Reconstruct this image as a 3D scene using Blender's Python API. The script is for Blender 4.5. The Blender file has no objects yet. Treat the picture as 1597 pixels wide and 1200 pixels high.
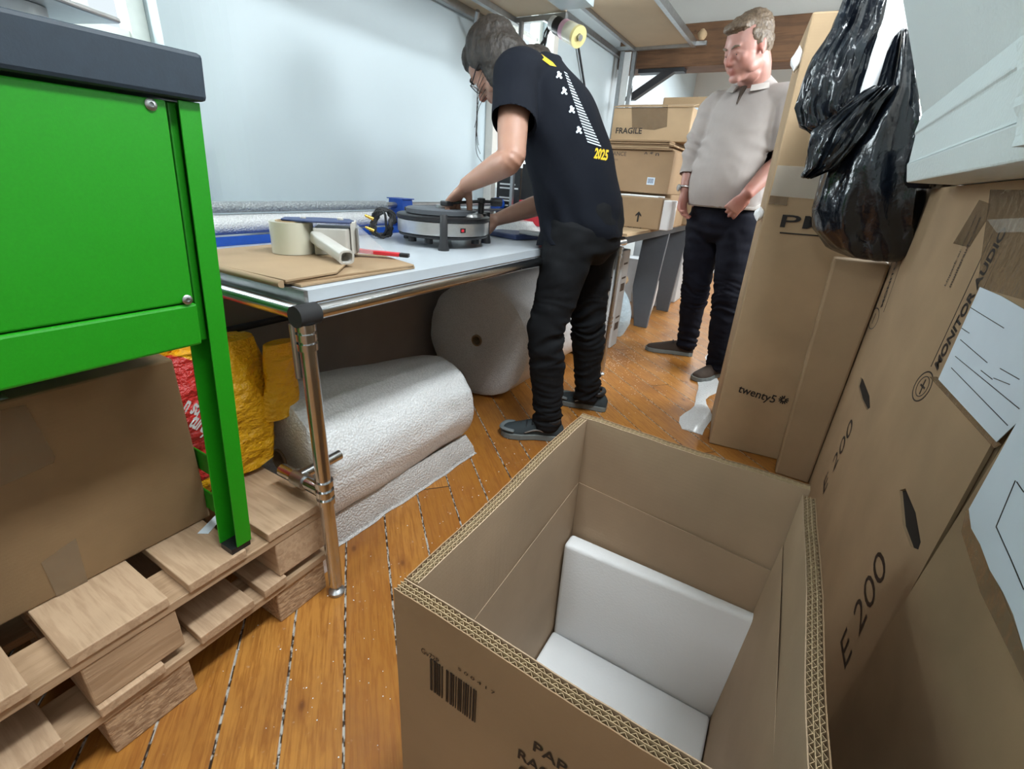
import bpy, bmesh, math, random
import numpy as np
from mathutils import Vector, Matrix, Quaternion, noise
from mathutils.bvhtree import BVHTree
R_ = random.Random(7)
SC = bpy.context.scene
COL = SC.collection
# ------------------------------------------------------------------ camera
F_PX = 730.12
CAM_H = 1.0
_rx, _ry, _rz = 0.412289712, 0.512612318, 0.0680129329
def _rotm():
    s, c = math.sin, math.cos
    A = np.array([[1,0,0],[0,c(_rx),-s(_rx)],[0,s(_rx),c(_rx)]])
    B = np.array([[c(_ry),0,s(_ry)],[0,1,0],[-s(_ry),0,c(_ry)]])
    C = np.array([[c(_rz),-s(_rz),0],[s(_rz),c(_rz),0],[0,0,1]])
    return C@A@B@np.array([[1,0,0],[0,0,-1],[0,1,0]])
CW = _rotm()
cam_d = bpy.data.cameras.new('camera'); cam = bpy.data.objects.new('camera', cam_d); COL.objects.link(cam)
cam_d.sensor_width = 36; cam_d.lens = F_PX/1597*36; cam_d.clip_start = 0.02; cam_d.clip_end = 60
_m = Matrix.Identity(4)
for i in range(3):
    _m[i][0] = CW[0][i]; _m[i][1] = -CW[1][i]; _m[i][2] = -CW[2][i]
_m[2][3] = CAM_H
cam.matrix_world = _m
SC.camera = cam
# ------------------------------------------------------------------ view, world, lights
vs = SC.view_settings
SC.display_settings.display_device = 'sRGB'
vs.view_transform = 'Standard'; vs.look = 'None'; vs.gamma = 1; vs.use_curve_mapping = False
vs.exposure = 0.22
W = bpy.data.worlds.new('world'); SC.world = W; W.use_nodes = True
_bg = W.node_tree.nodes['Background']; _bg.inputs[0].default_value = (0.86, 0.95, 1.0, 1); _bg.inputs[1].default_value = 0.85
def area(name, loc, target, sx, sy, power, color):
    l = bpy.data.lights.new(name, 'AREA'); l.shape = 'RECTANGLE'; l.size = sx; l.size_y = sy; l.energy = power; l.color = color
    o = bpy.data.objects.new(name, l); COL.objects.link(o); o.location = loc
    d = Vector(target)-Vector(loc); o.rotation_euler = d.to_track_quat('-Z', 'Y').to_euler()
    return o
area('ceiling_tube_behind', (-0.40, -1.7, 2.40), (-0.40, -1.4, 0), 0.25, 0.8, 18, (0.90, 0.97, 1.0))
area('ceiling_tube_light', (0.10, 0.80, 2.42), (0.10, 0.801, 0), 0.25, 1.3, 55, (0.90, 0.97, 1.0))
area('far_ceiling_light', (-0.45, 5.6, 2.3), (-0.45, 5.2, 0), 1.0, 1.2, 70, (0.90, 0.97, 1.0))  # added lamp beyond the beam, gives the back light
area('window_daylight_near', (-2.40, 0.10, 1.70), (-1.66, 0.98, 1.25), 0.5, 1.0, 60, (0.85, 0.96, 1.0))
area('window_daylight_right', (1.10, 2.95, 1.85), (-0.6, 2.7, 1.0), 0.7, 0.8, 75, (0.9, 0.97, 1.0))  # side light from the right, enters by an opening added for it
area('window_daylight_mid', (-2.1, 2.75, 1.6), (-1.0, 2.75, 1.2), 0.4, 0.9, 18, (0.88, 0.97, 1.0))
# ------------------------------------------------------------------ pixel -> point on a known plane
def ray(px, py):
    return Vector(CW.T@np.array([px-798.5, py-600.0, F_PX]))
def Z(px, py, z): d = ray(px, py); return Vector((0,0,CAM_H))+d*((z-CAM_H)/d.z)
def X(px, py, x): d = ray(px, py); return Vector((0,0,CAM_H))+d*(x/d.x)
def Y(px, py, y): d = ray(px, py); return Vector((0,0,CAM_H))+d*(y/d.y)
# ------------------------------------------------------------------ node helper
class NT:
    def __init__(s, name):
        s.m = bpy.data.materials.new(name); s.m.use_nodes = True; s.t = s.m.node_tree; s.n = s.t.nodes; s.l = s.t.links
        s.b = s.n['Principled BSDF']; s.out = s.n['Material Output']
    def put(s, sock, v):
        if v is None: return
        if isinstance(v, bpy.types.NodeSocket): s.l.new(v, sock)
        elif isinstance(v, (tuple, list)): sock.default_value = (*v, 1) if len(v) == 3 and sock.type == 'RGBA' else v
        else: sock.default_value = v
    def node(s, typ, _o=0, _p=None, **kw):
        nd = s.n.new(typ)
        for k, v in (_p or {}).items(): setattr(nd, k, v)
        for k, v in kw.items():
            s.put(nd.inputs[int(k[1:])] if k[0] == 'i' and k[1:].isdigit() else nd.inputs[k.replace('_', ' ')], v)
        return nd.outputs[_o]
    def math(s, op, a, b=None, c=None):
        nd = s.n.new('ShaderNodeMath'); nd.operation = op
        for i, v in enumerate((a, b, c)): s.put(nd.inputs[i], v)
        return nd.outputs[0]
    def geo(s): return s.node('ShaderNodeNewGeometry')
    def obj(s):
        nd = s.n.new('ShaderNodeTexCoord'); return nd.outputs['Object']
    def sep(s, v):
        nd = s.n.new('ShaderNodeSeparateXYZ'); s.l.new(v, nd.inputs[0]); return nd.outputs
    def comb(s, x, y, z): return s.node('ShaderNodeCombineXYZ', i0=x, i1=y, i2=z)
    def mapping(s, v, scale=(1,1,1), rot=(0,0,0)):
        return s.node('ShaderNodeMapping', Vector=v, Scale=scale, Rotation=rot)
    def noise(s, v, scale, detail=3, rough=.5, o=0): return s.node('ShaderNodeTexNoise', o, Vector=v, Scale=scale, Detail=detail, Roughness=rough)
    def ramp(s, f, stops):
        nd = s.n.new('ShaderNodeValToRGB'); s.put(nd.inputs[0], f); cr = nd.color_ramp
        while len(cr.elements) < len(stops): cr.elements.new(.5)
        for e, (p, c) in zip(cr.elements, stops): e.position = p; e.color = (*c, 1) if len(c) == 3 else c
        return nd.outputs[0]
    def mix(s, f, a, b, mode='MIX'):
        nd = s.n.new('ShaderNodeMix'); nd.data_type = 'RGBA'; nd.blend_type = mode
        s.put(nd.inputs[0], f); s.put(nd.inputs[6], a); s.put(nd.inputs[7], b); return nd.outputs[2]
    def bump(s, h, strength=.3, dist=.01):
        return s.node('ShaderNodeBump', Height=h, Strength=strength, Distance=dist)
    def fin(s, base=None, rough=None, metal=None, normal=None, **kw):
        s.put(s.b.inputs['Base Color'], base); s.put(s.b.inputs['Roughness'], rough); s.put(s.b.inputs['Metallic'], metal)
        if normal is not None: s.l.new(normal, s.b.inputs['Normal'])
        for k, v in kw.items(): s.put(s.b.inputs[k.replace('_', ' ')], v)
        return s.m
def plain(name, col, rough=.5, metal=0, var=.08, scale=40, bump=0, **kw):
    t = NT(name); o = t.obj(); n = t.noise(o, scale)
    c = t.mix(t.math('MULTIPLY', n, 1), tuple(max(0, x*(1-var)) for x in col), tuple(min(1, x*(1+var)) for x in col))
    nm = t.bump(t.noise(o, scale*4), bump, .002) if bump else None
    return t.fin(c, rough, metal, nm, **kw)
def cardboard(name, col, flute=260, axis=2, dirt=.12, rough=.75):
    t = NT(name); o = t.obj(); sp = t.sep(o)
    big = t.noise(o, 5, 4); fib = t.noise(t.mapping(o, (60,60,160)), 8, 3, .7)
    ln = t.math('SINE', t.math('MULTIPLY', sp[axis], flute*6.283/2))
    a = tuple(x*(1-dirt) for x in col); b = tuple(min(1, x*(1+dirt)) for x in col)
    c = t.mix(t.node('ShaderNodeMapRange', i0=big, i1=.3, i2=.7), a, b)
    c = t.mix(t.math('MULTIPLY', fib, .22), c, tuple(x*.62 for x in col))
    h = t.math('ADD', t.math('MULTIPLY', ln, .07), t.math('ADD', t.math('MULTIPLY', fib, .6), t.math('MULTIPLY', big, 1.5)))
    return t.fin(c, rough, 0, t.bump(h, .12, .004))
def wood_mat(name, dark, light, axis=0, scale=1, rough=.7):
    t = NT(name); o = t.obj()
    sc = [14*scale]*3; sc[axis] = 1.3*scale
    n = t.noise(t.mapping(o, tuple(sc)), 3, 5, .6)
    w = t.math('SINE', t.math('MULTIPLY', n, 24)); w = t.math('MULTIPLY_ADD', w, .5, .5)
    big = t.noise(o, 4, 3)
    c = t.mix(t.math('MULTIPLY', w, .5), light, dark)
    c = t.mix(t.node('ShaderNodeMapRange', i0=big, i1=.45, i2=.75, i3=0., i4=.5), c, tuple(x*.6 for x in dark))
    vo = t.node('ShaderNodeTexVoronoi', Vector=t.mapping(o, (1,1,1)), Scale=9)
    kn = t.node('ShaderNodeMapRange', i0=vo, i1=.10, i2=.05)
    c = t.mix(t.math('MULTIPLY', kn, .55), c, tuple(x*.3 for x in dark))
    return t.fin(c, rough, 0, t.bump(t.math('ADD', n, t.math('MULTIPLY', w, .15)), .35, .004))
M = {}
CB = (0.335, 0.205, 0.105)
M['card'] = cardboard('cardboard', (0.31, 0.20, 0.11))
M['card_tan'] = cardboard('tan_cardboard', (0.345, 0.235, 0.135))
M['card_light'] = cardboard('pale_cardboard', (0.43, 0.30, 0.175))
M['card_old'] = cardboard('worn_cardboard', (0.34, 0.23, 0.13), dirt=.25)
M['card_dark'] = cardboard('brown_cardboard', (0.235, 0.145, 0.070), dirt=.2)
M['card_inner'] = cardboard('inner_cardboard', (0.42, 0.30, 0.195))
M['liner'] = plain('cardboard_liner_edge', (0.68, 0.57, 0.40), .8)
M['flute'] = plain('cardboard_fluting', (0.46, 0.34, 0.20), .85)
M['flute_dark'] = plain('cardboard_core', (0.012, 0.008, 0.005), 1)  # near-black that paints shade into flute gaps and hand holes
M['ink'] = plain('black_ink', (0.012, 0.010, 0.010), .6)
M['ink_soft'] = plain('faded_ink', (0.07, 0.05, 0.04), .7)
M['green'] = plain('green_powder_coat', (0.010, 0.25, 0.005), .42, 0, .12, 300, .15, Coat_Weight=.05)
M['slate'] = plain('dark_slate_laminate', (0.014, 0.026, 0.042), .6, 0, .2, 60, .1)
M['black'] = plain('black_plastic', (0.012, 0.012, 0.014), .4)
M['blacksatin'] = plain('black_satin', (0.02, 0.02, 0.022), .55)
M['rubber'] = plain('black_rubber', (0.015, 0.015, 0.016), .8)
M['chrome'] = plain('chromed_tube', (0.56, 0.57, 0.58), .22, 1, .15, 25)
M['steel'] = plain('dull_steel', (0.42, 0.43, 0.44), .38, 1, .2, 40)
M['darksteel'] = plain('dark_steel', (0.05, 0.052, 0.058), .5, .6)
M['greysteel'] = plain('grey_painted_steel', (0.10, 0.11, 0.125), .5)
M['alu'] = plain('brushed_aluminium', (0.66, 0.68, 0.69), .30, .85, .06, 90)
M['blue'] = plain('blue_paint', (0.008, 0.065, 0.36), .35, 0, .15, 60)
M['navy'] = plain('navy_plastic', (0.04, 0.06, 0.15), .45)
M['red'] = plain('red_plastic', (0.62, 0.03, 0.045), .4)
M['white'] = plain('white_plastic', (0.72, 0.74, 0.74), .4)
M['paper'] = plain('white_paper', (0.66, 0.75, 0.84), .7, 0, .05, 14, .1)
M['gold'] = plain('gold_plug', (0.75, 0.45, 0.08), .25, 1)
M['laminate'] = plain('white_laminate', (0.48, 0.52, 0.56), .32, 0, .07, 9)
M['greypanel'] = plain('grey_brown_panel', (0.34, 0.30, 0.28), .7, 0, .15, 6)
M['putty'] = plain('putty_plastic', (0.52, 0.50, 0.46), .4)
M['offwhite'] = plain('off_white_paint', (0.68, 0.66, 0.62), .6)
M['pallet'] = wood_mat('pallet_pine', (0.34, 0.21, 0.12), (0.54, 0.37, 0.235), 0)
M['pallet_y'] = wood_mat('pallet_pine_stringer', (0.31, 0.19, 0.10), (0.48, 0.32, 0.195), 1)
M['plyunder'] = plain('pale_board', (0.50, 0.40, 0.28), .7, 0, .1, 5)
M['beam'] = wood_mat('old_beam', (0.055, 0.026, 0.013), (0.165, 0.082, 0.038), 0, .6)
def chip():
    t = NT('chipboard_block'); o = t.obj()
    v = t.node('ShaderNodeTexVoronoi', 1, Vector=t.mapping(o, (60, 25, 90)), Scale=3)
    n = t.noise(o, 60, 4)
    c = t.mix(t.sep(v)[0], (0.30, 0.18, 0.10), (0.56, 0.38, 0.23))
    return t.fin(c, .85, 0, t.bump(t.math('ADD', n, t.sep(v)[1]), .7, .006))
M['chip'] = chip()
def foam(name, col, cell=220, rough=.8, b=.25):
    t = NT(name); o = t.obj()
    v = t.node('ShaderNodeTexVoronoi', Vector=o, Scale=cell)
    n = t.noise(o, 8, 3)
    c = t.mix(n, tuple(x*.96 for x in col), col)
    return t.fin(c, rough, 0, t.bump(t.math('ADD', v, n), b, .003), Subsurface_Weight=.0)
M['foam'] = foam('white_pe_foam', (0.93, 0.95, 0.97), b=.10)
M['eps'] = foam('polystyrene', (0.68, 0.77, 0.78), 160)
def bubble(name, cell, alpha_w=.0, col=(0.66, 0.68, 0.69), st=.6):
    t = NT(name); o = t.obj()
    v = t.node('ShaderNodeTexVoronoi', Vector=o, Scale=cell)
    n = t.noise(o, 14, 4)
    h = t.math('SUBTRACT', t.math('MULTIPLY', n, .6), v)
    c = t.mix(t.node('ShaderNodeMapRange', i0=v, i1=.25, i2=.75), col, tuple(x*.84 for x in col))
    c = t.mix(t.node('ShaderNodeMapRange', i0=n, i1=.35, i2=.7, i3=0., i4=.35), c, tuple(x*.8 for x in col))
    return t.fin(c, .28, 0, t.bump(h, st, .006), Coat_Weight=.4, Coat_Roughness=.15)
M['bubble'] = bubble('bubble_wrap', 150, col=(0.82,0.83,0.84), st=.4)
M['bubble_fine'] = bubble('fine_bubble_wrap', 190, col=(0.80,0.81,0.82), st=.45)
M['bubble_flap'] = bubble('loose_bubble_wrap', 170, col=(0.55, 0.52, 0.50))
M['bubble_grey'] = bubble('grey_bubble_wrap_strip', 130, col=(0.33, 0.36, 0.38))
def clearplastic(name='clear_plastic', tint=(0.85,0.9,0.95), a=.25):
    t = NT(name); o = t.obj(); n = t.noise(o, 30, 3)
    return t.fin(tint, .12, 0, t.bump(n, .5, .01), Alpha=a)
M['clear'] = clearplastic()
M['tape'] = clearplastic('brown_tape', (0.30, 0.21, 0.13), .55)
M['cleartape'] = clearplastic('clear_tape', (0.75, 0.70, 0.62), .35)
def floorboards():
    t = NT('pine_floorboards'); s = t.sep(t.node('ShaderNodeNewGeometry'))
    th = -0.8431; dx, dy = math.sin(th), math.cos(th)
    al = t.math('ADD', t.math('MULTIPLY', s[0], dx), t.math('MULTIPLY', s[1], dy))
    pe = t.math('ADD', t.math('MULTIPLY', s[0], dy), t.math('MULTIPLY', s[1], -dx))
    u = t.math('DIVIDE', t.math('ADD', pe, .312), .1135)
    bid = t.math('FLOOR', u); fr = t.math('FRACT', u)
    rnd = t.node('ShaderNodeTexWhiteNoise', 0, {'noise_dimensions': '1D'}, W=bid)
    rnd2 = t.node('ShaderNodeTexWhiteNoise', 0, {'noise_dimensions': '1D'}, W=t.math('ADD', bid, 37.3))
    alu = t.math('ADD', t.math('DIVIDE', al, 1.9), t.math('MULTIPLY', rnd2, 5))
    jid = t.math('FLOOR', alu); jfr = t.math('FRACT', alu)
    rnd3 = t.node('ShaderNodeTexWhiteNoise', 0, {'noise_dimensions': '1D'}, W=t.math('ADD', t.math('MULTIPLY', bid, 3.1), jid))
    v = t.comb(t.math('MULTIPLY', al, 1.0), t.math('ADD', t.math('MULTIPLY', pe, 1), 0.), t.math('MULTIPLY', rnd3, 40))
    g = t.noise(t.mapping(v, (1.6, 17, 1)), 1.6, 6, .62)
    g2 = t.noise(t.mapping(v, (5, 120, 1)), 2, 4, .6)
    ring = t.math('MULTIPLY_ADD', t.math('SINE', t.math('MULTIPLY', g, 42)), .5, .5)
    base = t.mix(rnd3, (0.33, 0.130, 0.021), (0.48, 0.215, 0.045))
    c = t.mix(t.math('MULTIPLY', t.math('POWER', ring, 2.0), .55), base, (0.26, 0.085, 0.014))
    c = t.mix(t.node('ShaderNodeMapRange', i0=g2, i1=.5, i2=.75, i3=0., i4=.55), c, (0.20, 0.06, 0.012))
    vo = t.node('ShaderNodeTexVoronoi', Vector=t.mapping(v, (1.0, 1.9, 1)), Scale=5.2)
    kn = t.node('ShaderNodeMapRange', i0=t.math('ADD', vo, t.math('MULTIPLY', g, .05)), i1=.115, i2=.07)
    c = t.mix(t.math('MULTIPLY', kn, .9), c, (0.045, 0.016, 0.006))
    halo = t.node('ShaderNodeMapRange', i0=vo, i1=.24, i2=.08, i3=0., i4=.5)
    c = t.mix(halo, c, (0.22, 0.07, 0.014))
    stain = t.noise(t.geo(), 2.3, 5, .65)
    c = t.mix(t.node('ShaderNodeMapRange', i0=stain, i1=.5, i2=.72, i3=0., i4=.65), c, (0.17, 0.058, 0.018))
    edge = t.math('MINIMUM', fr, t.math('SUBTRACT', 1., fr))
    en = t.noise(t.mapping(v, (60, 5, 1)), 1, 2)
    gap = t.node('ShaderNodeMapRange', i0=edge, i1=.030, i2=.014)
    jg = t.node('ShaderNodeMapRange', i0=t.math('MINIMUM', jfr, t.math('SUBTRACT', 1., jfr)), i1=.0016, i2=.0008)
    gapc = t.mix(t.node('ShaderNodeMapRange', i0=en, i1=.47, i2=.56), (0.03, 0.015, 0.008), (0.42, 0.40, 0.36))
    c = t.mix(gap, c, gapc); c = t.mix(jg, c, (0.05, 0.02, 0.01))
    dirt = t.noise(t.geo(), 60, 3)
    c = t.mix(t.node('ShaderNodeMapRange', i0=dirt, i1=.68, i2=.76, i3=0., i4=.35), c, (0.55, 0.45, 0.35))
    h = t.math('SUBTRACT', t.math('MULTIPLY', g2, .15), gap)
    r = t.math('MULTIPLY_ADD', stain, .25, .22)
    return t.fin(c, r, 0, t.bump(h, .4, .004))
M['floor'] = floorboards()
def wallmat():
    t = NT('white_wall_panel'); n = t.noise(t.geo(), 1.7, 3)
    c = t.mix(n, (0.49, 0.57, 0.61), (0.55, 0.63, 0.67))
    return t.fin(c, .45, 0, t.bump(t.noise(t.geo(), 3, 2), .1, .02))
M['wall'] = wallmat()
M['plaster'] = plain('plaster', (0.62, 0.62, 0.60), .8, 0, .05, 4, .1)
M['ceiling'] = plain('ceiling_paint', (0.55, 0.54, 0.51), .85, 0, .06, 3, .1)
M['windowpaint'] = plain('window_frame_paint', (0.74, 0.78, 0.74), .45)
def glass():
    t = NT('window_glass')
    return t.fin((0.9, 0.97, 1.0), .02, 0, None, Transmission_Weight=1.0, IOR=1.02, Alpha=.15)
M['glass'] = glass()
# ------------------------------------------------------------------ objects
def tag(o, label=None, cat=None, group=None, kind=None):
    if label: o['label'] = label
    if cat: o['category'] = cat
    if group: o['group'] = group
    if kind: o['kind'] = kind
    return o
def thing(name, loc, label, cat, group=None, kind=None):
    o = bpy.data.objects.new(name, None); COL.objects.link(o); o.location = loc; o.empty_display_size = .05
    return tag(o, label, cat, group, kind)
def wloc(o):
    v = Vector((0,0,0))
    while o is not None: v += o.location; o = o.parent
    return v
class MB:
    def __init__(s): s.v = []; s.f = []; s.mi = []; s.cur = 0; s.xf = None
    def add(s, vs, fs):
        b = len(s.v)
        for p in vs:
            p = Vector(p); s.v.append(s.xf @ p if s.xf is not None else p)
        for f in fs: s.f.append([b+i for i in f]); s.mi.append(s.cur)
        return s
    def hexa(s, p):   # 4 bottom, 4 top (same order)
        return s.add(p, [(3,2,1,0),(4,5,6,7),(0,1,5,4),(1,2,6,5),(2,3,7,6),(3,0,4,7)])
    def box(s, x0, x1, y0, y1, z0, z1):
        return s.hexa([(x0,y0,z0),(x1,y0,z0),(x1,y1,z0),(x0,y1,z0),(x0,y0,z1),(x1,y0,z1),(x1,y1,z1),(x0,y1,z1)])
    def prism(s, poly, vec):   # poly: 3D points planar, extruded by vec
        n = len(poly); vec = Vector(vec)
        vs = [Vector(p) for p in poly]+[Vector(p)+vec for p in poly]
        return s.add(vs, [tuple(range(n))[::-1], tuple(range(n, 2*n))]+[(i,(i+1)%n,(i+1)%n+n,i+n) for i in range(n)])
    def ring(s, c, u, v, a, b, n): return [c+u*(a*math.cos(2*math.pi*i/n))+v*(b*math.sin(2*math.pi*i/n)) for i in range(n)]
    def loft(s, rings, cap=True, closed=False):
        n = len(rings[0]); vs = [p for r in rings for p in r]; fs = []
        m = len(rings)
        for j in range(m-1 if not closed else m):
            k = (j+1) % m
            for i in range(n): fs.append((j*n+i, j*n+(i+1)%n, k*n+(i+1)%n, k*n+i))
        if cap and not closed: fs.append(tuple(range(n))[::-1]); fs.append(tuple(range((m-1)*n, m*n)))
        return s.add(vs, fs)
    def cyl(s, p0, p1, r, r2=None, n=20, cap=True):
        p0, p1 = Vector(p0), Vector(p1); d = (p1-p0).normalized(); u = d.orthogonal().normalized(); v = d.cross(u)
        r2 = r if r2 is None else r2
        return s.loft([s.ring(p0,u,v,r,r,n), s.ring(p1,u,v,r2,r2,n)], cap)
    def pipe(s, p0, p1, ro, ri, n=32):
        p0, p1 = Vector(p0), Vector(p1); d = (p1-p0).normalized(); u = d.orthogonal().normalized(); v = d.cross(u)
        return s.loft([s.ring(p0,u,v,ri,ri,n), s.ring(p0,u,v,ro,ro,n), s.ring(p1,u,v,ro,ro,n), s.ring(p1,u,v,ri,ri,n)], closed=True)
    def tube(s, pts, r, n=8, closed=False):
        pts = [Vector(p) for p in pts]; m = len(pts); rings = []; u = None
        for i, p in enumerate(pts):
            a = pts[(i-1) % m] if (closed or i > 0) else p; b = pts[(i+1) % m] if (closed or i < m-1) else p
            d = (b-a).normalized()
            if u is None: u = d.orthogonal().normalized()
            u = (u-d*u.dot(d)).normalized(); v = d.cross(u)
            rr = r[i] if isinstance(r, (list, tuple)) else r
            rings.append(s.ring(p,u,v,rr,rr,n))
        return s.loft(rings, True, closed)
    def lathe(s, c, axis, prof, n=40):  # prof: (r, h)
        c = Vector(c); d = Vector(axis).normalized(); u = d.orthogonal().normalized(); v = d.cross(u)
        return s.loft([s.ring(c+d*h,u,v,max(r,1e-4),max(r,1e-4),n) for r, h in prof])
    def ball(s, c, rx, ry=None, rz=None, n=16, rot=None):
        ry = ry or rx; rz = rz or rx; c = Vector(c); rings = []
        for j in range(1, n):
            t = math.pi*j/n; ring = []
            for i in range(n*2):
                a = math.pi*i/n; p = Vector((rx*math.sin(t)*math.cos(a), ry*math.sin(t)*math.sin(a), rz*math.cos(t)))
                ring.append(c+(rot @ p if rot is not None else p))
            rings.append(ring)
        return s.loft(rings[::-1])
    def build(s, name, mat, parent=None, smooth=False, bevel=0, label=None, cat=None, group=None, kind=None, seg=2, auto=None):
        me = bpy.data.meshes.new(name)
        if parent is not None: org = wloc(parent)
        elif kind == 'structure': org = Vector((0,0,0))
        else:
            xs = np.array([tuple(p) for p in s.v]); lo = xs.min(0); hi = xs.max(0); org = Vector(((lo[0]+hi[0])/2, (lo[1]+hi[1])/2, lo[2]))
        me.from_pydata([tuple(p-org) for p in s.v], [], s.f)
        for mm in (mat if isinstance(mat, (list, tuple)) else [mat]): me.materials.append(mm)
        me.polygons.foreach_set('material_index', s.mi)
        bm = bmesh.new(); bm.from_mesh(me); bmesh.ops.recalc_face_normals(bm, faces=bm.faces)
        if bevel: bmesh.ops.bevel(bm, geom=[e for e in bm.edges if len(e.link_faces) == 2 and e.calc_face_angle(0) > .5], offset=bevel, segments=seg, affect='EDGES', profile=.5)
        bm.to_mesh(me); bm.free()
        if smooth: me.polygons.foreach_set('use_smooth', [True]*len(me.polygons))
        if auto is not None or (smooth and auto is None): 
            try: me.set_sharp_from_angle(angle=auto or math.radians(40))
            except Exception: pass
        o = bpy.data.objects.new(name, me); COL.objects.link(o)
        if parent is not None: o.parent = parent
        else: o.location = org
        return tag(o, label, cat, group, kind)
def frame(org, u, v):
    u = Vector(u).normalized(); v = Vector(v); v = (v-u*u.dot(v)).normalized(); w = u.cross(v); m = Matrix.Identity(4)
    for i in range(3): m[i][0]=u[i]; m[i][1]=v[i]; m[i][2]=w[i]; m[i][3]=org[i]
    return m
def text(parent, body, org, u, v, height, width=None, mat=None, name="lettering", offset=0.0, shear=0, up=.0006, space=1, target=None, tdir=None):
    """flat lettering: lower left at org, running along u, letters up along v"""
    cu = bpy.data.curves.new('t', 'FONT'); cu.body = body; cu.size = 1; cu.resolution_u = 3; cu.offset = offset; cu.shear = shear; cu.space_character = space
    ob = bpy.data.objects.new('t', cu); COL.objects.link(ob)
    dg = bpy.context.evaluated_depsgraph_get(); me = bpy.data.meshes.new_from_object(ob.evaluated_get(dg))
    bpy.data.objects.remove(ob); bpy.data.curves.remove(cu)
    co = np.array([tuple(p.co) for p in me.vertices]); lo, hi = co.min(0), co.max(0)
    k = height/0.72; kx = (width/(hi[0]-lo[0])) if width else k
    fr = frame(org, u, v); loc = wloc(parent)
    for p in me.vertices:
        q = fr @ Vector(((p.co.x-lo[0])*kx, p.co.y*k, up))
        if target is not None:
            hit = target.ray_cast(q-Vector(tdir)*.3, Vector(tdir))
            if hit[0] is not None: q = hit[0]+hit[1]*.0015*(1 if hit[1].dot(Vector(tdir)) < 0 else -1)
        p.co = q-loc
    me.materials.append(mat or M['ink'])
    o = bpy.data.objects.new(name, me); COL.objects.link(o); o.parent = parent
    return o
# ================================================================== SETTING
b = MB(); b.box(-3, 2.2, -2.8, 8, -.05, 0); b.build('floor', M['floor'], kind='structure')
b = MB(); b.box(-3, 2.2, -2.8, 8, 2.5, 2.56); b.build('ceiling', M['ceiling'], kind='structure')
WL = -1.62
b = MB()
b.box(WL-.12, WL, 1.04, 2.42, 0, 2.5)
n = 8
for i in range(n):   # left end of the wall sheet curls back into the window recess
    a0, a1 = i/n, (i+1)/n
    y0, y1 = .86+.18*a0, .86+.18*a1
    x0, x1 = WL-.07*(1-a0)**2, WL-.07*(1-a1)**2
    b.hexa([(WL-.1195,y0,0),(x0,y0,0),(x1,y1,0),(WL-.1195,y1,0),(WL-.1195,y0,2.5),(x0,y0,2.5),(x1,y1,2.5),(WL-.1195,y1,2.5)])
b.box(WL-.12, WL, 3.05, 7.2, 0, 2.5)
b.box(WL-.12, WL, 2.42, 3.05, 0, .95); b.box(WL-.12, WL, 2.42, 3.05, 2.2, 2.5)
b.box(WL-.22, WL-.12, .866, .92, 0, 2.5)
b.box(WL-.22, WL-.1401, -2.7, .8659, 0, 1.12); b.box(WL-.22, WL-.1401, -2.7, .8659, 2.25, 2.5); b.box(WL-.22, WL-.1401, -2.7, -.55, 1.12, 2.25)
b.box(WL-.14, WL, -2.7, .8599, 0, 1.05)
b.build('wall_left', M['wall'], kind='structure', smooth=True)
b = MB(); b.box(.78, .9, -2.7, 2.45, 0, 2.5); b.box(.78, .9, 3.5, 7.2, 0, 2.5); b.box(.78, .9, 2.45, 3.5, 0, 1.25); b.box(.78, .9, 2.45, 3.5, 2.25, 2.5)
b.build('wall_right', M['plaster'], kind='structure')
b = MB(); b.box(-2.1, .9, -2.7, -2.6, 0, 2.5); b.build('wall_front', M['plaster'], kind='structure')
b = MB()
YB = 7.0
b.box(-1.8, .9, YB, YB+.1, 0, 1.15); b.box(-1.8, .9, YB, YB+.1, 2.1, 2.5)
for x0, x1 in ((-1.8,-1.55),(-1.05,-.95),(-.45,-.35),(.15,.9)): b.box(x0, x1, YB, YB+.1, 1.15, 2.1)
b.build('wall_back', M['plaster'], kind='structure')
b = MB(); b.box(WL, .78, 4.42, 4.5, 2.13, 2.5); b.build('wall_upper', M['ceiling'], kind='structure')
b = MB(); b.box(WL, .78, 4.25, 4.5, 1.862, 2.13); b.build('trim_1', M['beam'], kind='structure', bevel=.008)
def window(name, axis, c, a0, a1, z0, z1, nx, nz, t=.045, m=.022, glass=True):
    f = MB()
    def bar(p0, p1, q0, q1, d):
        if axis == 'x': f.box(c-d, c+d, p0, p1, q0, q1)
        else: f.box(p0, p1, c-d, c+d, q0, q1)
    bar(a0, a1, z0, z0+t, .03); bar(a0, a1, z1-t, z1, .03); bar(a0, a0+t, z0+t, z1-t, .03); bar(a1-t, a1, z0+t, z1-t, .03)
    for i in range(1, nx):
        p = a0+(a1-a0)*i/nx; bar(p-m/2, p+m/2, z0+t, z1-t, .018)
    for i in range(1, nz):
        p = z0+(z1-z0)*i/nz; bar(a0+t, a1-t, p-m/2, p+m/2, .0175)
    o = f.build(name, M['windowpaint'], kind='structure')
    if glass:
        g = MB()
        if axis == 'x': g.box(c-.003, c+.003, a0+t, a1-t, z0+t, z1-t)
        else: g.box(a0+t, a1-t, c-.003, c+.003, z0+t, z1-t)
        p = g.build('pane', M['glass']); p.location -= Vector((0,0,0)); p.parent = o
    return o
window('window_1', 'x', WL-.18, -.55, .865, 1.12, 2.25, 10, 6)
window('window_2', 'x', WL-.08, 2.42, 3.05, .95, 2.2, 2, 3)
window('window_3', 'x', .84, 2.45, 3.5, 1.25, 2.25, 2, 2)  # unseen window, added to let the right side light in
for i, (x0, x1) in enumerate(((-1.55,-1.05),(-.95,-.45),(-.35,.15))): window('window_%d' % (i+4), 'y', YB+.05, x0, x1, 1.15, 2.1, 2, 2)
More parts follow.
